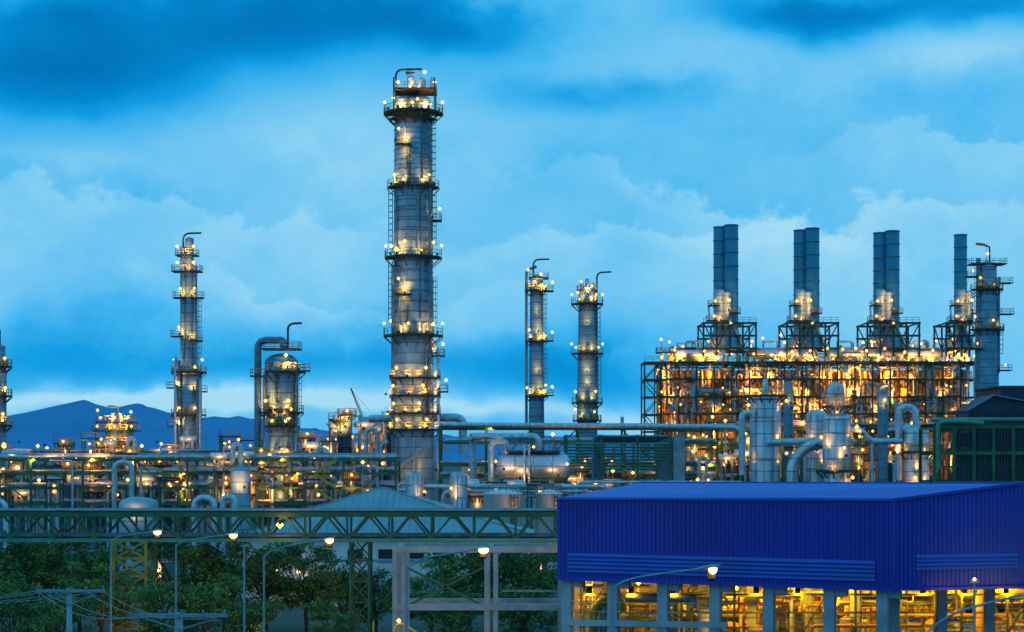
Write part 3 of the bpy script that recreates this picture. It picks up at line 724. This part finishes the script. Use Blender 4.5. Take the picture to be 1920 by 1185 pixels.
# air cooler
d=232.0;b=B((X(1840,d),d,0))
xa,xb=X(1752,d),X(2010,d);zt=Z(800,d);zb=Z(905,d)
for i in range(8):
    x=xa+(xb-xa)*i/7
    for y in (d,d+8): b.beam((x,y,0),(x,y,zt),.38,GREEN)
    b.beam((x,d,zt-.2),(x,d+8,zt-.2),.35,GREEN)
    if i<7:
        x2=xa+(xb-xa)*(i+1)/7
        if i>=1:
            for q in range(3): b.box(((x+x2)/2,d+.5+q*.02,zb+1.2+q*2.3),(x2-x-.5,.5,1.9),NAVY)
            for q in range(6): b.beam((x+.3+(x2-x-.6)*q/5,d+.15,zb),(x+.3+(x2-x-.6)*q/5,d+.15,zt-.6),.1,GREEND)
        else: b.beam((x,d,zb),(x2,d,zt),.25,GREEN); b.beam((x,d,zt),(x2,d,zb),.25,GREEN)
for z in (zt,(zt+zb)/2+.2,zb):
    for y in (d,d+8): b.beam((xa,y,z),(xb,y,z),.36,GREEN,.5)
b.box(((xa+xb)/2,d+4,zt+.35),(xb-xa,8,.2),DARK)
b.tube([(xa,d+2,zt+1.0),(xb,d+2,zt+1.0)],.3,TEAL,10)
b.tube([(X(1755,d),d-1,Z(880,d)),(X(1755,d),d-1,Z(792,d)),(X(1785,d),d-1,Z(790,d)),(X(1840,d),d-1,Z(794,d))],.3,TEAL,8,.8)
b.make('air_cooler_bank')
d=300.0;b=B((X(1890,d),d,0)); D_=9
x0,xm,x1=X(1816,d),X(1862,d),X(2010,d); ze,zr,z1=Z(768,d),Z(742,d),Z(768,d)
for y,f in ((d,(0,1,2,3,4)),(d+D_,(4,3,2,1,0))): b.add([(x0,y,0),(x1,y,0),(x1,y,z1),(xm,y,zr),(x0,y,ze)],[f],NAVY)
b.add([(x0-.4,d-.5,ze-.2),(xm,d-.5,zr+.15),(xm,d+D_,zr+.15),(x0-.4,d+D_,ze-.2),(x1,d-.5,z1+.15),(x1,d+D_,z1+.15)],[(0,1,2,3),(1,4,5,2)],NAVY)
b.add([(x0,d,0),(x0,d+D_,0),(x0,d+D_,ze),(x0,d,ze)],[(0,3,2,1)],NAVY)
for i in range(24):
    x=x0+(x1-x0)*i/24; b.beam((x,d-.05,0),(x,d-.05,ze-.3),.1,DARK)
b.beam((x0-.4,d-.55,ze-.2),(xm,d-.55,zr+.1),.2,GRAY); b.beam((xm,d-.55,zr+.1),(x1,d-.55,z1+.1),.2,GRAY)
b.make('dark_process_shed')
d=350.0;b=B((X(1920,d),d,0)); b.box((X(1930,d),d+10,Z(728,d)/2),(11,20,Z(728,d)),NAVY); b.box((X(1930,d),d+10,Z(725,d)),(11.6,20.6,.4),NAVY)
for q in (-3,0,3): b.box((X(1930,d)+q,d-.1,Z(728,d)-3),(1.6,.1,1.4),DARK)
b.make('control_tower_block')
# ------------------------------------------------------------ hip roof buildings
GS=1.0
def hip(name,px0,px1,pye,pyr,d,dep,ridge,wall=WHITE):
    x0,x1=X(px0,d),X(px1,d);ze=Z(pye,d);zr=Z(pyr,d+dep/2);b=B(((x0+x1)/2,d,0));xm=(x0+x1)/2;rw=ridge/2
    vs=[(x0,d,ze),(x1,d,ze),(x1,d+dep,ze),(x0,d+dep,ze),(xm-rw,d+dep/2,zr),(xm+rw,d+dep/2,zr)]
    b.add(vs,[(0,1,5,4),(1,2,5),(2,3,4,5),(3,0,4)],ROOF)
    n=int((x1-x0)/.9)
    for i in range(n+1):
        x=x0+(x1-x0)*i/n
        t=min(1,(x-x0)/max(.01,(xm-rw-x0)),(x1-x)/max(.01,(x1-xm-rw)))
        if t>.02: b.beam((x,d,ze+.03),(x,d+dep/2*t,ze+(zr-ze)*t+.03),.07,ROOF)
    for e in ((0,4),(1,5),(4,5)): b.beam(vs[e[0]],vs[e[1]],.22,GRAY)
    b.beam((x0,d-.1,ze-.15),(x1,d-.1,ze-.15),.25,GRAY,.35)
    b.box(((x0+x1)/2,d+dep/2,ze/2-.2),(x1-x0-1.6,dep-1.6,ze-.4),wall)
    nx=int((x1-x0)/4)
    for i in range(nx):
        x=x0+1.5+(x1-x0-3)*(i+.5)/nx; b.box((x,d+.75,ze-2.4),(1.8,.12,1.4),DARK); b.box((x,d+.72,ze-3.2),(2.0,.14,.12),GRAY)
    return b
hip('',566,850,958,914,230,18,.5).make('hip_roof_hall')
hip('',440,1005,1004,962,205,16,18).make('long_roof_hall')
d=200.0;b=B((X(760,d),d,0))
for i in range(14):
    x=X(300+i*55,d); b.box((x,d,2.7),(.35,.35,5.4),WHITE)
b.box((X(650,d),d+.6,5.4),(X(1010,d)-X(290,d),1.6,.3),ROOF)
b.box((X(650,d),d+1.2,1.5),(X(1010,d)-X(290,d),.2,3),mat('pale_wall',(0.35,0.42,0.45),0,.8,.1,.3))
for px in (298,1020,520,560): b.lamp((X(px,d),d-.4,4.2),LH,.22); b.spot((X(px,d),d-2,4.8),(X(px,d),d+1,3),2,WARM,130)
b.make('covered_walkway')
# ------------------------------------------------------------ foreground pipe bridge
d=160.0;k=d/S;b=B((X(500,d),d,0)); x0,x1=X(-60,d),X(1046,d)
zt,zb=Z(965,d),Z(1013,d)
for y in (d,d+4):
    b.beam((x0,y,zt),(x1,y,zt),.3,GREEN,.42); b.beam((x0,y,zb),(x1,y,zb),.28,TEAL if y==d else GREEN,.34)
    n=14
    for i in range(n+1):
        x=x0+(x1-x0)*i/n; b.beam((x,y,zb),(x,y,zt),.2,GREEN)
        if i<n:
            xx=x+(x1-x0)/n; xm=(x+xx)/2
            b.beam((x,y,zb),(xm,y,zt),.2,GREEN); b.beam((xm,y,zt),(xx,y,zb),.2,GREEN)
            for q in (x,xm): b.box((q,y-.12,zt-.2 if q==xm else zb+.2),(.6,.03,.45),GREEN)
for i in range(29):
    x=x0+(x1-x0)*i/28
    b.beam((x,d,zt-.1),(x,d+4,zt-.1),.16,GREEND); b.beam((x,d,zb),(x,d+4,zb),.16,GREEND)
b.box(((x0+x1)/2,d+.9,zt+.42),(x1-x0,1.3,.12),GRAY)
for y,r,z in ((1.3,.16,zb+.35),(2.0,.22,zb+.4),(2.8,.14,zb+.33),(3.3,.1,zb+.3),(2.2,.16,zt+.4),(3.1,.12,zt+.35)): b.tube([(x0,d+y,z),(x1,d+y,z)],r,PIPED,8)
b.lamp(P(525,984,d-.5),LW,.3); b.beam(P(525,984,d-.45),P(525,966,d-.1),.08,GRAY)
b.spot(P(525,980,d-2.5),P(525,990,d),3,WARM,140)
def lattice(xa,xb,ya,yb,z1,m,w=.2,n=5):
    for x in (xa,xb):
        for y in (ya,yb): b.beam((x,y,0),(x,y,z1),w,m)
    for i in range(n):
        za,zb_=z1*i/n,z1*(i+1)/n
        for y in (ya,yb): b.beam((xa,y,za),(xb,y,zb_),w*.6,m); b.beam((xb,y,za),(xa,y,zb_),w*.6,m); b.beam((xa,y,zb_),(xb,y,zb_),w*.7,m)
        for x in (xa,xb): b.beam((x,ya,za),(x,yb,zb_),w*.6,m)
lattice(X(218,d),X(278,d),d-1,d+3.4,zb,OLIVE,.26,6)
lattice(X(655,d),X(690,d),d+1,d+4,zb,GREEN,.2,5)
b.spot((X(262,d),d-9,1.0),(X(255,d),d-1,4.5),1.0,AMB,90); b.spot((X(520,d),d-10,2.0),(X(560,d),d+6,5),.35,WARM,120)
b.make('pipe_bridge')
# ------------------------------------------------------------ concrete gantry
d=138.0;k=d/S;b=B((X(850,d),d,0))
zt=Z(1030,d)
for px in (748,920):
    for y in (d,d+5):
        b.box((X(px-7,d),y,zt/2),(.42,.5,zt),CONC); b.box((X(px+9,d),y,zt/2),(.36,.5,zt-.6),CONC)
for py,w in ((1030,.5),(1138,.5)):
    for y in (d,d+5): b.beam((X(736,d),y-.02,Z(py,d)),(X(1062,d),y-.02,Z(py,d)),.56,CONC,w)
for px in (748,920): b.beam((X(px,d),d+.2,zt),(X(px,d),d+4.8,zt),.4,CONC)
b.box((X(1052,d),d,zt/2-.4),(.5,.5,zt-.8),CONC)
for s_ in (1,-1): b.beam(P(765,1100-s_*35,d+.1),P(905,1100+s_*35,d+.1),.18,GREEN)
b.beam(P(765,1012,d),P(1046,1012,d),.22,TEAL); 
for px in (765,800,840,880,920,960,1000,1040): b.beam(P(px,1012,d),P(px,1030,d),.14,TEAL)
b.beam(P(940,1108,d),P(1046,1108,d),.12,GRAY)
b.make('concrete_gantry')
b=B((0,0,0))
def wire(p,q,sag,m=DARK,r=.03):
    pts=[]
    for i in range(13):
        t=i/12; v=Vector(p).lerp(Vector(q),t); v.z-=sag*4*t*(1-t); pts.append(v)
    b.tube(pts,r,m,4)
A=[P(70,1108,70),P(100,1107,70),P(160,1107,70),P(192,1108,70)]
C=[P(258,1155,58),P(300,1153,58),P(370,1152,58),P(422,1155,58)]
b.o=Vector(A[1])
for a,c in zip(A,C): wire(a,c,.5,GRAY,.014)
for a in A: wire(a,(a.x-22,a.y+20,a.z-1.0),.9,GRAY,.014)
b.make('power_lines')
def upole(px,py,d,x0,x1,name='utility_pole'):
    b=B((X(px,d),d,0)); z=Z(py,d)
    b.rev(X(px,d),d,[(.17,0),(.11,z+.1),(.01,z+.12)],CONC,12)
    b.beam(P(x0,py,d-.14),P(x1,py,d-.14),.1,GRAY,.12); b.beam(P(x0+20,py+6,d-.14),P(px,py+26,d-.14),.04,GRAY); b.beam(P(x1-20,py+6,d-.14),P(px,py+26,d-.14),.04,GRAY)
    for i in range(5):
        x=x0+(x1-x0)*(i+.1)/4.2; q=P(x,py,d-.14); b.rev(q.x,q.y,[(.03,q.z+.06),(.045,q.z+.1),(.03,q.z+.13),(.05,q.z+.17),(.02,q.z+.2)],PIPED,8)
    b.make(name)
upole(130,1108,70,68,196); upole(337,1154,58,254,426)
# ------------------------------------------------------------ street lamps
def slamp(hx,hy,px,py,d,name='street_lamp',E=.35):
    b=B((X(px,d),d,0)); z=Z(py,d); hp=P(hx,hy,d); x=X(px,d)
    b.rev(x,d,[(.14,0),(.14,.3),(.09,.35),(.06,z)],GRAY,10)
    b.tube([(x,d,z-1),(x,d,z),(x+.25*(hp.x-x),d,z+.5*(hp.z-z)),(hp.x-.3*(1 if hp.x>x else -1),d,hp.z)],.045,GRAY,8,.8)
    s_=1 if hp.x>x else -1
    sec=[(-.45,.05,.04),(-.25,.12,.07),(.1,.17,.1),(.38,.12,.07),(.46,.03,.02)]
    vs=[]
    for q,w,h in sec:
        for g in range(8):
            a=2*math.pi*g/8; vs.append((hp.x+s_*q,d+w*math.cos(a),hp.z+.06+q*.12+h*math.sin(a)))
    fs=[(i*8+j,i*8+(j+1)%8,(i+1)*8+(j+1)%8,(i+1)*8+j) for i in range(4) for j in range(8)]
    b.add(vs,fs,GRAY,True)
    lz=hp.z-.02; lr=.26 if d>80 else .17
    b.rev(hp.x+s_*.13,d-.06,[(lr,lz+.04),(lr*.95,lz-.06),(lr*.6,lz-.16),(.01,lz-.2)],LST,10)
    b.spot((hp.x+s_*.13,d+.4,lz-.35),(hp.x+2,d+22,lz-8),E,(1,.66,.26),150,.15)
    b.make(name)
slamp(292,997,208,1012,118,E=.22); slamp(434,1003,330,1020,112,E=.22); slamp(614,1012,495,1040,105,E=.2)
slamp(902,1030,762,1062,88,E=.05); slamp(1330,1066,1148,1098,68,E=.03)
slamp(1960,1108,1735,1185,60,E=.03)
b=B((X(458,100),100,0)); b.rev(X(458,100),100,[(.1,0),(.045,Z(1022,100)),(.01,Z(1020,100))],GRAY,8); b.beam(P(450,1024,100),P(466,1024,100),.08,GRAY); b.make('flag_pole')
b=B((X(1827,72),72,0)); b.rev(X(1827,72),72,[(.08,0),(.05,Z(1096,72))],GRAY,8); b.box(P(1827,1090,72),(.3,.16,.14),GRAY); b.lamp(P(1827,1086,71.85),LST,.06); b.make('flood_light')
# ------------------------------------------------------------ blue building
b=B((21,95,0))
zB=10.42
A=Vector((X(1045,103.3),103.3,0));Bc=Vector((X(1675,95),95,0));E=P(1914,907,96.9);E0=Vector((E.x,E.y,0));C=Vector((X(2200,99),99,0))
def corr(p,q,z0,zf0,zf1,m,pitch=.26,dep=.06):
    t=(q-p);L=t.length;t.normalize();nrm=Vector((t.y,-t.x,0));n=int(L/pitch);vs=[];
    for i in range(n+1):
        for f,o in ((0,0),(.35,0),(.5,dep),(.85,dep)):
            s_=min(L,(i+f)*L/n)
            if i==n and f>0: continue
            v=p+t*s_+nrm*o; zt_=zf0+(zf1-zf0)*s_/L
            vs+= [(v.x,v.y,z0),(v.x,v.y,zt_)]
    nn=len(vs)//2
    b.add(vs,[(2*i,2*i+2,2*i+3,2*i+1) for i in range(nn-1)],m)
corr(A,Bc,zB,15.25,15.4,BLUE)
corr(Bc,E0,zB,15.4,E.z,BLUE); corr(E0,C,zB,E.z,15.2,BLUE)
b.beam((A.x,A.y-.1,zB),(Bc.x,Bc.y-.1,zB),.14,BLUE,.16); b.beam((Bc.x,Bc.y-.1,zB),(C.x,C.y-.1,zB),.14,BLUE,.16)
b.beam((A.x,A.y-.12,15.28),(Bc.x,Bc.y-.12,15.43),.2,BLUER,.14); b.beam((Bc.x,Bc.y-.12,15.43),(E.x,E.y-.12,E.z+.03),.2,BLUE,.16)
b.beam((Bc.x,Bc.y-.1,zB),(Bc.x,Bc.y-.1,15.5),.16,BLUE)
D=P(1200,905,116)
ra=[(A.x,A.y,15.3),(Bc.x,Bc.y,15.45),tuple(E),tuple(D)]
b.add(ra,[(0,1,2),(0,2,3)],BLUER)
b.beam(ra[3],ra[2],.16,BLUER)
b.add([tuple(D),tuple(E),(E.x+3,E.y+26,14),(D.x+3,D.y+22,14)],[(0,1,2,3)],BLUER)
b.add([(A.x,A.y,15.3),tuple(D),(D.x+3,D.y+22,14.0),(D.x-3,D.y+14,14.0)],[(0,1,2),(0,2,3)],BLUER)
b.add([(C.x,C.y,15.2),(C.x,C.y+26,14),(E.x+3,E.y+26,14),tuple(E)],[(0,1,2,3)],BLUER)
Ab=Vector((A.x+4,A.y+26,0))
b.add([(A.x,A.y,zB),(Ab.x,Ab.y,zB),(Ab.x,Ab.y,13.9),(A.x,A.y,15.3)],[(0,1,2,3)],BLUE)
b.add([(Ab.x,Ab.y,zB),(C.x,C.y+26,zB),(C.x,C.y+26,13.9),(Ab.x,Ab.y,13.9)],[(0,1,2,3)],BLUE)
def louv(p,q,z0,n,st,f0,f1):
    t=q-p; a=p+t*f0; c=p+t*f1; nr=Vector((t.y,-t.x,0)).normalized()*.14
    for i in range(n):
        z=z0+i*st; b.add([(a.x+nr.x,a.y+nr.y,z),(c.x+nr.x,c.y+nr.y,z),(c.x+nr.x*.35,c.y+nr.y*.35,z+st*.8),(a.x+nr.x*.35,a.y+nr.y*.35,z+st*.8)],[(0,1,2,3)],BLUER)
        b.beam((a.x+nr.x,a.y+nr.y,z),(c.x+nr.x,c.y+nr.y,z),.03,BLUE)
louv(A,Bc,10.85,5,.24,.035,.95); louv(Bc,E0,11.5,4,.22,.17,.97)
for px in (1067,1160,1258,1358,1458,1568,1662):
    f=(px-1045)/630.0; p=A+(Bc-A)*f+Vector((0,.7,0)); b.box((p.x,p.y,5.1),(.62,.62,10.5),CONC,-.42)
    b.box((p.x+.3,p.y+9,5.1),(.6,.6,10.5),CONC,-.42); b.box((p.x+.35,p.y-.1,10.1),(1.3,.5,.4),CONC,-.42)
for px in (1720,1812,1905,1990):
    f=(px-1675)/525.0; p=Bc+(C-Bc)*f+Vector((0,6,0)); b.box((p.x,p.y,5.1),(.55,.55,10.5),CONC)
fl=5.2
b.add([(A.x-1,A.y+.4,fl),(Bc.x,Bc.y+.5,fl),(C.x,C.y+.5,fl),(C.x+4,C.y+30,fl),(A.x+2,A.y+30,fl)],[(0,1,2,3,4)],CONC)
b.add([(A.x+.3,A.y+.6,10.36),(Bc.x,Bc.y+.6,10.36),(C.x,C.y+.6,10.36),(C.x,C.y+26,10.36),(A.x+4,A.y+26,10.36)],[(4,3,2,1,0)],BLUE)
pA=A+(Bc-A)*.035; pB=A+(Bc-A)*.53
b.beam((pA.x,pA.y+.4,Z(1168,103)),(pB.x,pB.y+.4,Z(1170,100)),.3,CONC,.35)
b.rail([(pA.x,pA.y+.4,Z(1168,103)+.1),(pB.x,pB.y+.4,Z(1170,100)+.1)],YEL,w=.05)
for q in (.5,.75,.95):
    p=Bc+(E0-Bc)*q; b.spot((p.x,p.y-2.2,9.6),(p.x,p.y,12.2),2.4,AMB,120)
b.make('blue_plant_building')
b=B((18,105,0)); r_=random.Random(77)
for i in range(130):
    yy=r_.uniform(103.8,118); px=r_.uniform(1085,1980); x=X(px,yy); z=r_.uniform(6.3,9.7); L=r_.uniform(1.5,8); r=r_.choice((.04,.06,.09,.13,.2,.28))
    b.tube([(x,yy,5.2),(x,yy,z),(x+L,yy,z),(x+L,yy,r_.choice((5.2,z-.6,z+.5)))],r,r_.choice((YPIPE,YPIPE,PIPE,GRAY,OLIVE)),8,r*3)
for i in range(16):
    px=1100+i*54+r_.uniform(-12,12); yy=r_.uniform(104,114); x=X(px,yy); r=r_.uniform(.3,.7); zt=r_.uniform(6.8,8.4)
    b.rev(x,yy,[(r,5.2),(r,zt)]+dome(r,zt)[1:],r_.choice((YPIPE,PIPE,TAN)),16)
    b.rev(x,yy,[(r+.08,zt-.1),(r+.08,zt+.02)],GRAY,16)
for y in (104,110,117):
    for z in (7.0,8.3,9.4):
        b.beam((X(1085,y),y,z),(X(2050,y),y,z),.12,OLIVE)
    for i in range(20):
        x=X(1090+i*50,y)+r_.uniform(-.5,.5); b.beam((x,y,5.2),(x,y,10.2),.14,OLIVE)
        if r_.random()<.4: b.beam((x,y,7.0),(x+1.5,y,9.4),.09,OLIVE)
    b.rail([(X(1085,y),y-.6,6.9),(X(2050,y),y-.6,6.9)],YEL,w=.05)
for i in range(12):
    y=124; x=5.5+i*4.1
    b.box((x,y,7.2+(i%3)*.5),(2.6+(i%2),.2,3.6),TAN)
for i in range(10):
    px=1105+i*92; yy=(105,109,113)[i%3]; b.lamp((X(px,yy),yy,9.5+(i%2)*.2),LS,.11); b.box((X(px,yy),yy,9.92),(.4,.3,.1),GRAY)
for i in range(12):
    px=1105+i*78; 
    b.spot((X(px,104),103.8,9.6),(X(px,110),109,6.0),2.8*r_.uniform(.5,1.4),SOD,160)
    b.spot((X(px+30,112),112.5,9.6),(X(px+30,120),121,6.8),2.3*r_.uniform(.4,1.5),SOD,160)
b.make('pump_station')
b=B((X(800,120),120,0))
b.tube([(X(700,120),120,.5),(X(745,120),120,Z(1162,120)),(X(800,120),120,Z(1200,120))],.1,YPIPE,8,.8); b.postlamp((X(748,120),120,Z(1176,120)),.35,LW,.14)
for q in (0,1,2): b.beam((X(700,120)+q*1.8,120,0),(X(700,120)+q*1.8,120,Z(1165+q*9,120)),.1,YEL)
b.make('stair_handrail')
# ------------------------------------------------------------ trees
def treemesh(seed,ht,wd,leafs):
    r_=random.Random(seed); b=B((0,0,0)); 
    b.tube([(0,0,0),(.1,0,ht*.2),(-.05,.1,ht*.38)],.2,BARK,8)
    cl=[]
    for i in range(14):
        a=2*math.pi*i/14+r_.uniform(-.3,.3); rr_=wd*.5*r_.uniform(.3,1.0); z=ht*r_.uniform(.3,.95)
        e=Vector((rr_*math.cos(a)*(1.2-z/ht*.55),rr_*math.sin(a)*(1.2-z/ht*.55),z)); m0=Vector((0,0,ht*r_.uniform(.2,.4)))
        b.tube([m0,m0.lerp(e,.5)+Vector((0,0,.4)),e],.07,BARK,5); cl.append((e,r_.random()))
        for q in range(4):
            c=e+Vector((r_.gauss(0,1),r_.gauss(0,1),r_.gauss(0,.6)))*wd*.12; b.tube([e,c],.03,BARK,4); cl.append((c,r_.random()))
    for i in range(leafs):
        c,u_=r_.choice(cl); s1=wd*.055
        p=c+Vector((r_.gauss(0,1),r_.gauss(0,1),r_.gauss(0,.55)))*s1
        if p.z<ht*.1: continue
        u=Vector((r_.gauss(0,1),r_.gauss(0,1),r_.gauss(0,.7)+.5)).normalized(); v=u.orthogonal().normalized(); w=u.cross(v); L=r_.uniform(.12,.25)
        v=v*L*.5;w=w*L
        b.add([p-w,p+v,p+w,p-v],[(0,1,2,3)],LEAFL if u_<.35 else LEAF)
    return b.make('broadleaf_tree')
protos=[treemesh(1,9.0,8.5,4600),treemesh(2,8.0,7.5,4000),treemesh(3,9.5,9.5,5400)]
spots=[(-10,170,9.6),(70,166,9.8),(150,172,9.4),(345,168,9.9),(420,164,9.6),(500,170,9.4),(575,172,8.8),(640,166,6.8),(705,168,7.0),(810,160,7.4),(880,166,8.6),(960,168,9.4),(1015,175,9.2),(20,150,6.8),(110,148,6.2),(300,150,6.4),(390,148,6.8),(470,150,5.6),(620,150,4.8),(850,150,5.8),(980,152,6.6),(190,158,7.4)]
for i,(px,d,h) in enumerate(spots):
    pr=protos[i%3]; ob=pr if i<3 else bpy.data.objects.new('broadleaf_tree',pr.data)
    if i>=3: sc.collection.objects.link(ob)
    base=(9.0,8.0,9.5)[i%3]; s_=h/base
    ob.location=(X(px,d),d,0); ob.scale=(s_*1.05,s_*1.05,s_); ob.rotation_euler=(0,0,i*1.7)
b=B((0,150,0)); r_=random.Random(5)
for i in range(8000):
    px=r_.uniform(-60,1060); d=r_.uniform(138,156); g=math.sin(px*.05)*.5+math.sin(px*.017+2)*.6
    z=abs(r_.gauss(0,.9))+.1
    if z>2.2+g: continue
    p=Vector((X(px,d),d,z)); u=Vector((r_.gauss(0,1),r_.gauss(0,1),r_.gauss(0,1))).normalized(); v=u.orthogonal().normalized(); w=u.cross(v); L=r_.uniform(.12,.26)
    b.add([p-w*L,p+v*L*.5,p+w*L,p-v*L*.5],[(0,1,2,3)],LEAF if r_.random()<.7 else LEAFL)
b.make('shrub_hedge')
# ------------------------------------------------------------ ground / hills
g=B((0,0,0)); g.add([(-9000,-500,0),(9000,-500,0),(9000,12000,0),(-9000,12000,0)],[(0,1,2,3)],mat('ground_gravel',(0.07,0.09,0.09),0,.9,.3,.05,.0,(0.035,0.05,0.03)))
g.make('ground')
g=B((0,220,0)); g.add([(-120,132,.004),(140,132,.004),(140,140,.004),(-120,140,.004)],[(0,1,2,3)],mat('asphalt',(0.05,0.05,0.052),0,.85,.2,.4)); 
for i in range(40): g.box((-115+i*6,136,.03),(2.5,.14,.03),WHITE)
g.box((10,131.8,.07),(260,.3,.14),CONC); g.box((10,140.2,.07),(260,.3,.14),CONC)
g.make('service_road')
hm=mat('hill_forest_haze',(0.012,0.20,0.43),0,1,.10,.0022,0.0)  # blue of the distance haze is put into the forest base colour
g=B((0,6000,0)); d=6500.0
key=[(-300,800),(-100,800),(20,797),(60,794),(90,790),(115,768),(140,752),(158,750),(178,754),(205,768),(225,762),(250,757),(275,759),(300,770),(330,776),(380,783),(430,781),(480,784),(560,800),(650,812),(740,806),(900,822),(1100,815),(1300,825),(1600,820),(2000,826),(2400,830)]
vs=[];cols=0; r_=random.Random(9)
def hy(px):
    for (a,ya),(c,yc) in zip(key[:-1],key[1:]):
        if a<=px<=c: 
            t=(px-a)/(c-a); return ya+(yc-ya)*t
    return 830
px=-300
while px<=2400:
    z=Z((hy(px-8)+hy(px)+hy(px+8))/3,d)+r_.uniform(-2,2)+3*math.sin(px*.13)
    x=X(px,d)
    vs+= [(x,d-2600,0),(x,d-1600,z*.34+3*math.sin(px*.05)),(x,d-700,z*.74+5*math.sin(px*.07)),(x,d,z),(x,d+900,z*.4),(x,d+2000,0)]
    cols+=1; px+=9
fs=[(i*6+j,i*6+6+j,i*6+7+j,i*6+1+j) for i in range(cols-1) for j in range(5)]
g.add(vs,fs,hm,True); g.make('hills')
# ------------------------------------------------------------ sky
w=bpy.data.worlds.new("World"); sc.world=w; w.use_nodes=True; nt=w.node_tree; N.nt=nt
bg=nt.nodes['Background']
tc=nt.nodes.new('ShaderNodeTexCoord'); sp=nt.nodes.new('ShaderNodeSeparateXYZ'); nt.links.new(tc.outputs['Generated'],sp.inputs[0])
x,y,z=[N(sp.outputs[i]) for i in range(3)]
az=N.m('ARCTAN2',x,y); el=N.m('ARCSINE',z)
def noise(scale,detail,sx,sz,rough=.55,off=0.0):
    cx=nt.nodes.new('ShaderNodeCombineXYZ'); nt.links.new((az*sx+off).o,cx.inputs[0]); nt.links.new((el*sz).o,cx.inputs[1]); 
    cx.inputs[2].default_value=off
    n=nt.nodes.new('ShaderNodeTexNoise'); n.inputs['Scale'].default_value=scale; n.inputs['Detail'].default_value=detail; n.inputs['Roughness'].default_value=rough
    nt.links.new(cx.outputs[0],n.inputs['Vector']); return N(n.outputs['Fac'])-0.5
n1=noise(7,4,1,1.2,.5,3.1); n2=noise(9,5,1,1.3,.55,9.7); n3=noise(20,7,1,1.2,.62,5.2); n4=noise(4,2,1,1.6,.5,1.2)
a2=az+n1*0.10+n3*0.018; e2=el+n2*0.05+n3*0.016
def blob(px,py,sx,sy,amp):
    a=math.atan((px-960)/S); e=math.atan((850-py)/S*math.cos(a))
    u=(a2-a)*(S/sx); v=(e2-e)*(S/sy)
    return N.m('EXPONENT',(u*u+v*v)*-1.0)*amp
L=n4*0.22+n2*0.34+n3*0.26+0.71
for q in ((100,150,250,75,-.60),(540,30,330,75,-.60),(860,60,160,50,-.34),(1090,185,160,35,-.27),(1520,25,200,50,-.62),(1880,10,160,40,-.38),(300,90,300,60,-.2),
          (640,665,420,50,-.32),(330,600,280,45,-.10),(1100,715,250,45,-.32),(60,640,200,50,-.16),(60,30,160,40,-.3),(200,700,300,35,-.22),
          (560,240,420,60,.12),(1330,90,160,60,.14),(1800,110,190,50,.22),(160,310,150,30,.12)):
    L=L+blob(*q)
for q in ((300,752,420,20,.36),(700,775,600,18,.30),(1600,790,600,26,.2)):
    L=L+blob(*q)
def sstep(v,a,c):
    n=nt.nodes.new('ShaderNodeMapRange'); n.interpolation_type='SMOOTHSTEP'; nt.links.new(v.o,n.inputs['Value'])
    n.inputs['From Min'].default_value=a; n.inputs['From Max'].default_value=c; return N(n.outputs['Result'])
CN=[(noise(15,8,1,1.2,.62,o),noise(5,2,1,.2,.5,o+4)) for o in (2.3,7.9,15.2)]
def cumulus(i,ctr_px,wid,py,amp,fall,s=1):
    c1,c2=CN[i]
    a=math.atan((ctr_px-960)/S); e=math.atan((850-py)/S)
    top=c2*(0.12*s)+c1*0.085+e
    dd=top-el
    mask=N.m('EXPONENT',((az-a)*(S/wid))*((az-a)*(S/wid))*-1.0)
    return sstep(dd,0.0,0.007)*N.m('EXPONENT',N.m('MAXIMUM',dd,0.0)*(-fall))*mask*amp
L=L+cumulus(0,1500,420,345,.25,24)+cumulus(1,250,520,400,.17,24)+cumulus(1,1250,400,470,.18,28,-1)+cumulus(2,1900,330,290,.2,20)+cumulus(2,600,400,520,.12,30,-1)
cr=nt.nodes.new('ShaderNodeValToRGB'); nt.links.new(L.o,cr.inputs['Fac']); e=cr.color_ramp.elements
e[0].position=0.0; e[0].color=(0.0,0.16,0.47,1); e[1].position=1.0; e[1].color=(0.37,0.71,0.91,1)
for p,c in ((.25,(0.0,0.24,0.61,1)),(.44,(0.006,0.35,0.78,1)),(.62,(0.06,0.47,0.87,1)),(.80,(0.18,0.58,0.89,1))):
    q=e.new(p); q.color=c
sk=nt.nodes.new('ShaderNodeTexSky'); sk.sky_type='NISHITA'; sk.sun_disc=False; sk.sun_elevation=math.radians(1.0); sk.sun_rotation=math.radians(250)
sc1=nt.nodes.new('ShaderNodeVectorMath'); sc1.operation='SCALE'; nt.links.new(sk.outputs[0],sc1.inputs[0]); sc1.inputs['Scale'].default_value=0.001
ad=nt.nodes.new('ShaderNodeVectorMath'); ad.operation='ADD'; nt.links.new(cr.outputs[0],ad.inputs[0]); nt.links.new(sc1.outputs[0],ad.inputs[1])
nt.links.new(ad.outputs[0],bg.inputs[0]); bg.inputs[1].default_value=1.0
sun=bpy.data.lights.new('sun','SUN'); sun.energy=0.05; sun.angle=math.radians(20); sun.color=(1,.9,.8)
so=bpy.data.objects.new('sun',sun); so.rotation_euler=(math.radians(70),0,math.radians(-50)); sc.collection.objects.link(so)
# ------------------------------------------------------------ camera
cam=bpy.data.cameras.new('camera'); co=bpy.data.objects.new('camera',cam); sc.collection.objects.link(co)
cam.sensor_width=36; cam.lens=36*S/1920; cam.shift_y=(HY-592.5)/1920; cam.clip_end=30000; cam.clip_start=1
co.location=(0,0,H); co.rotation_euler=(math.radians(90),0,0); sc.camera=co
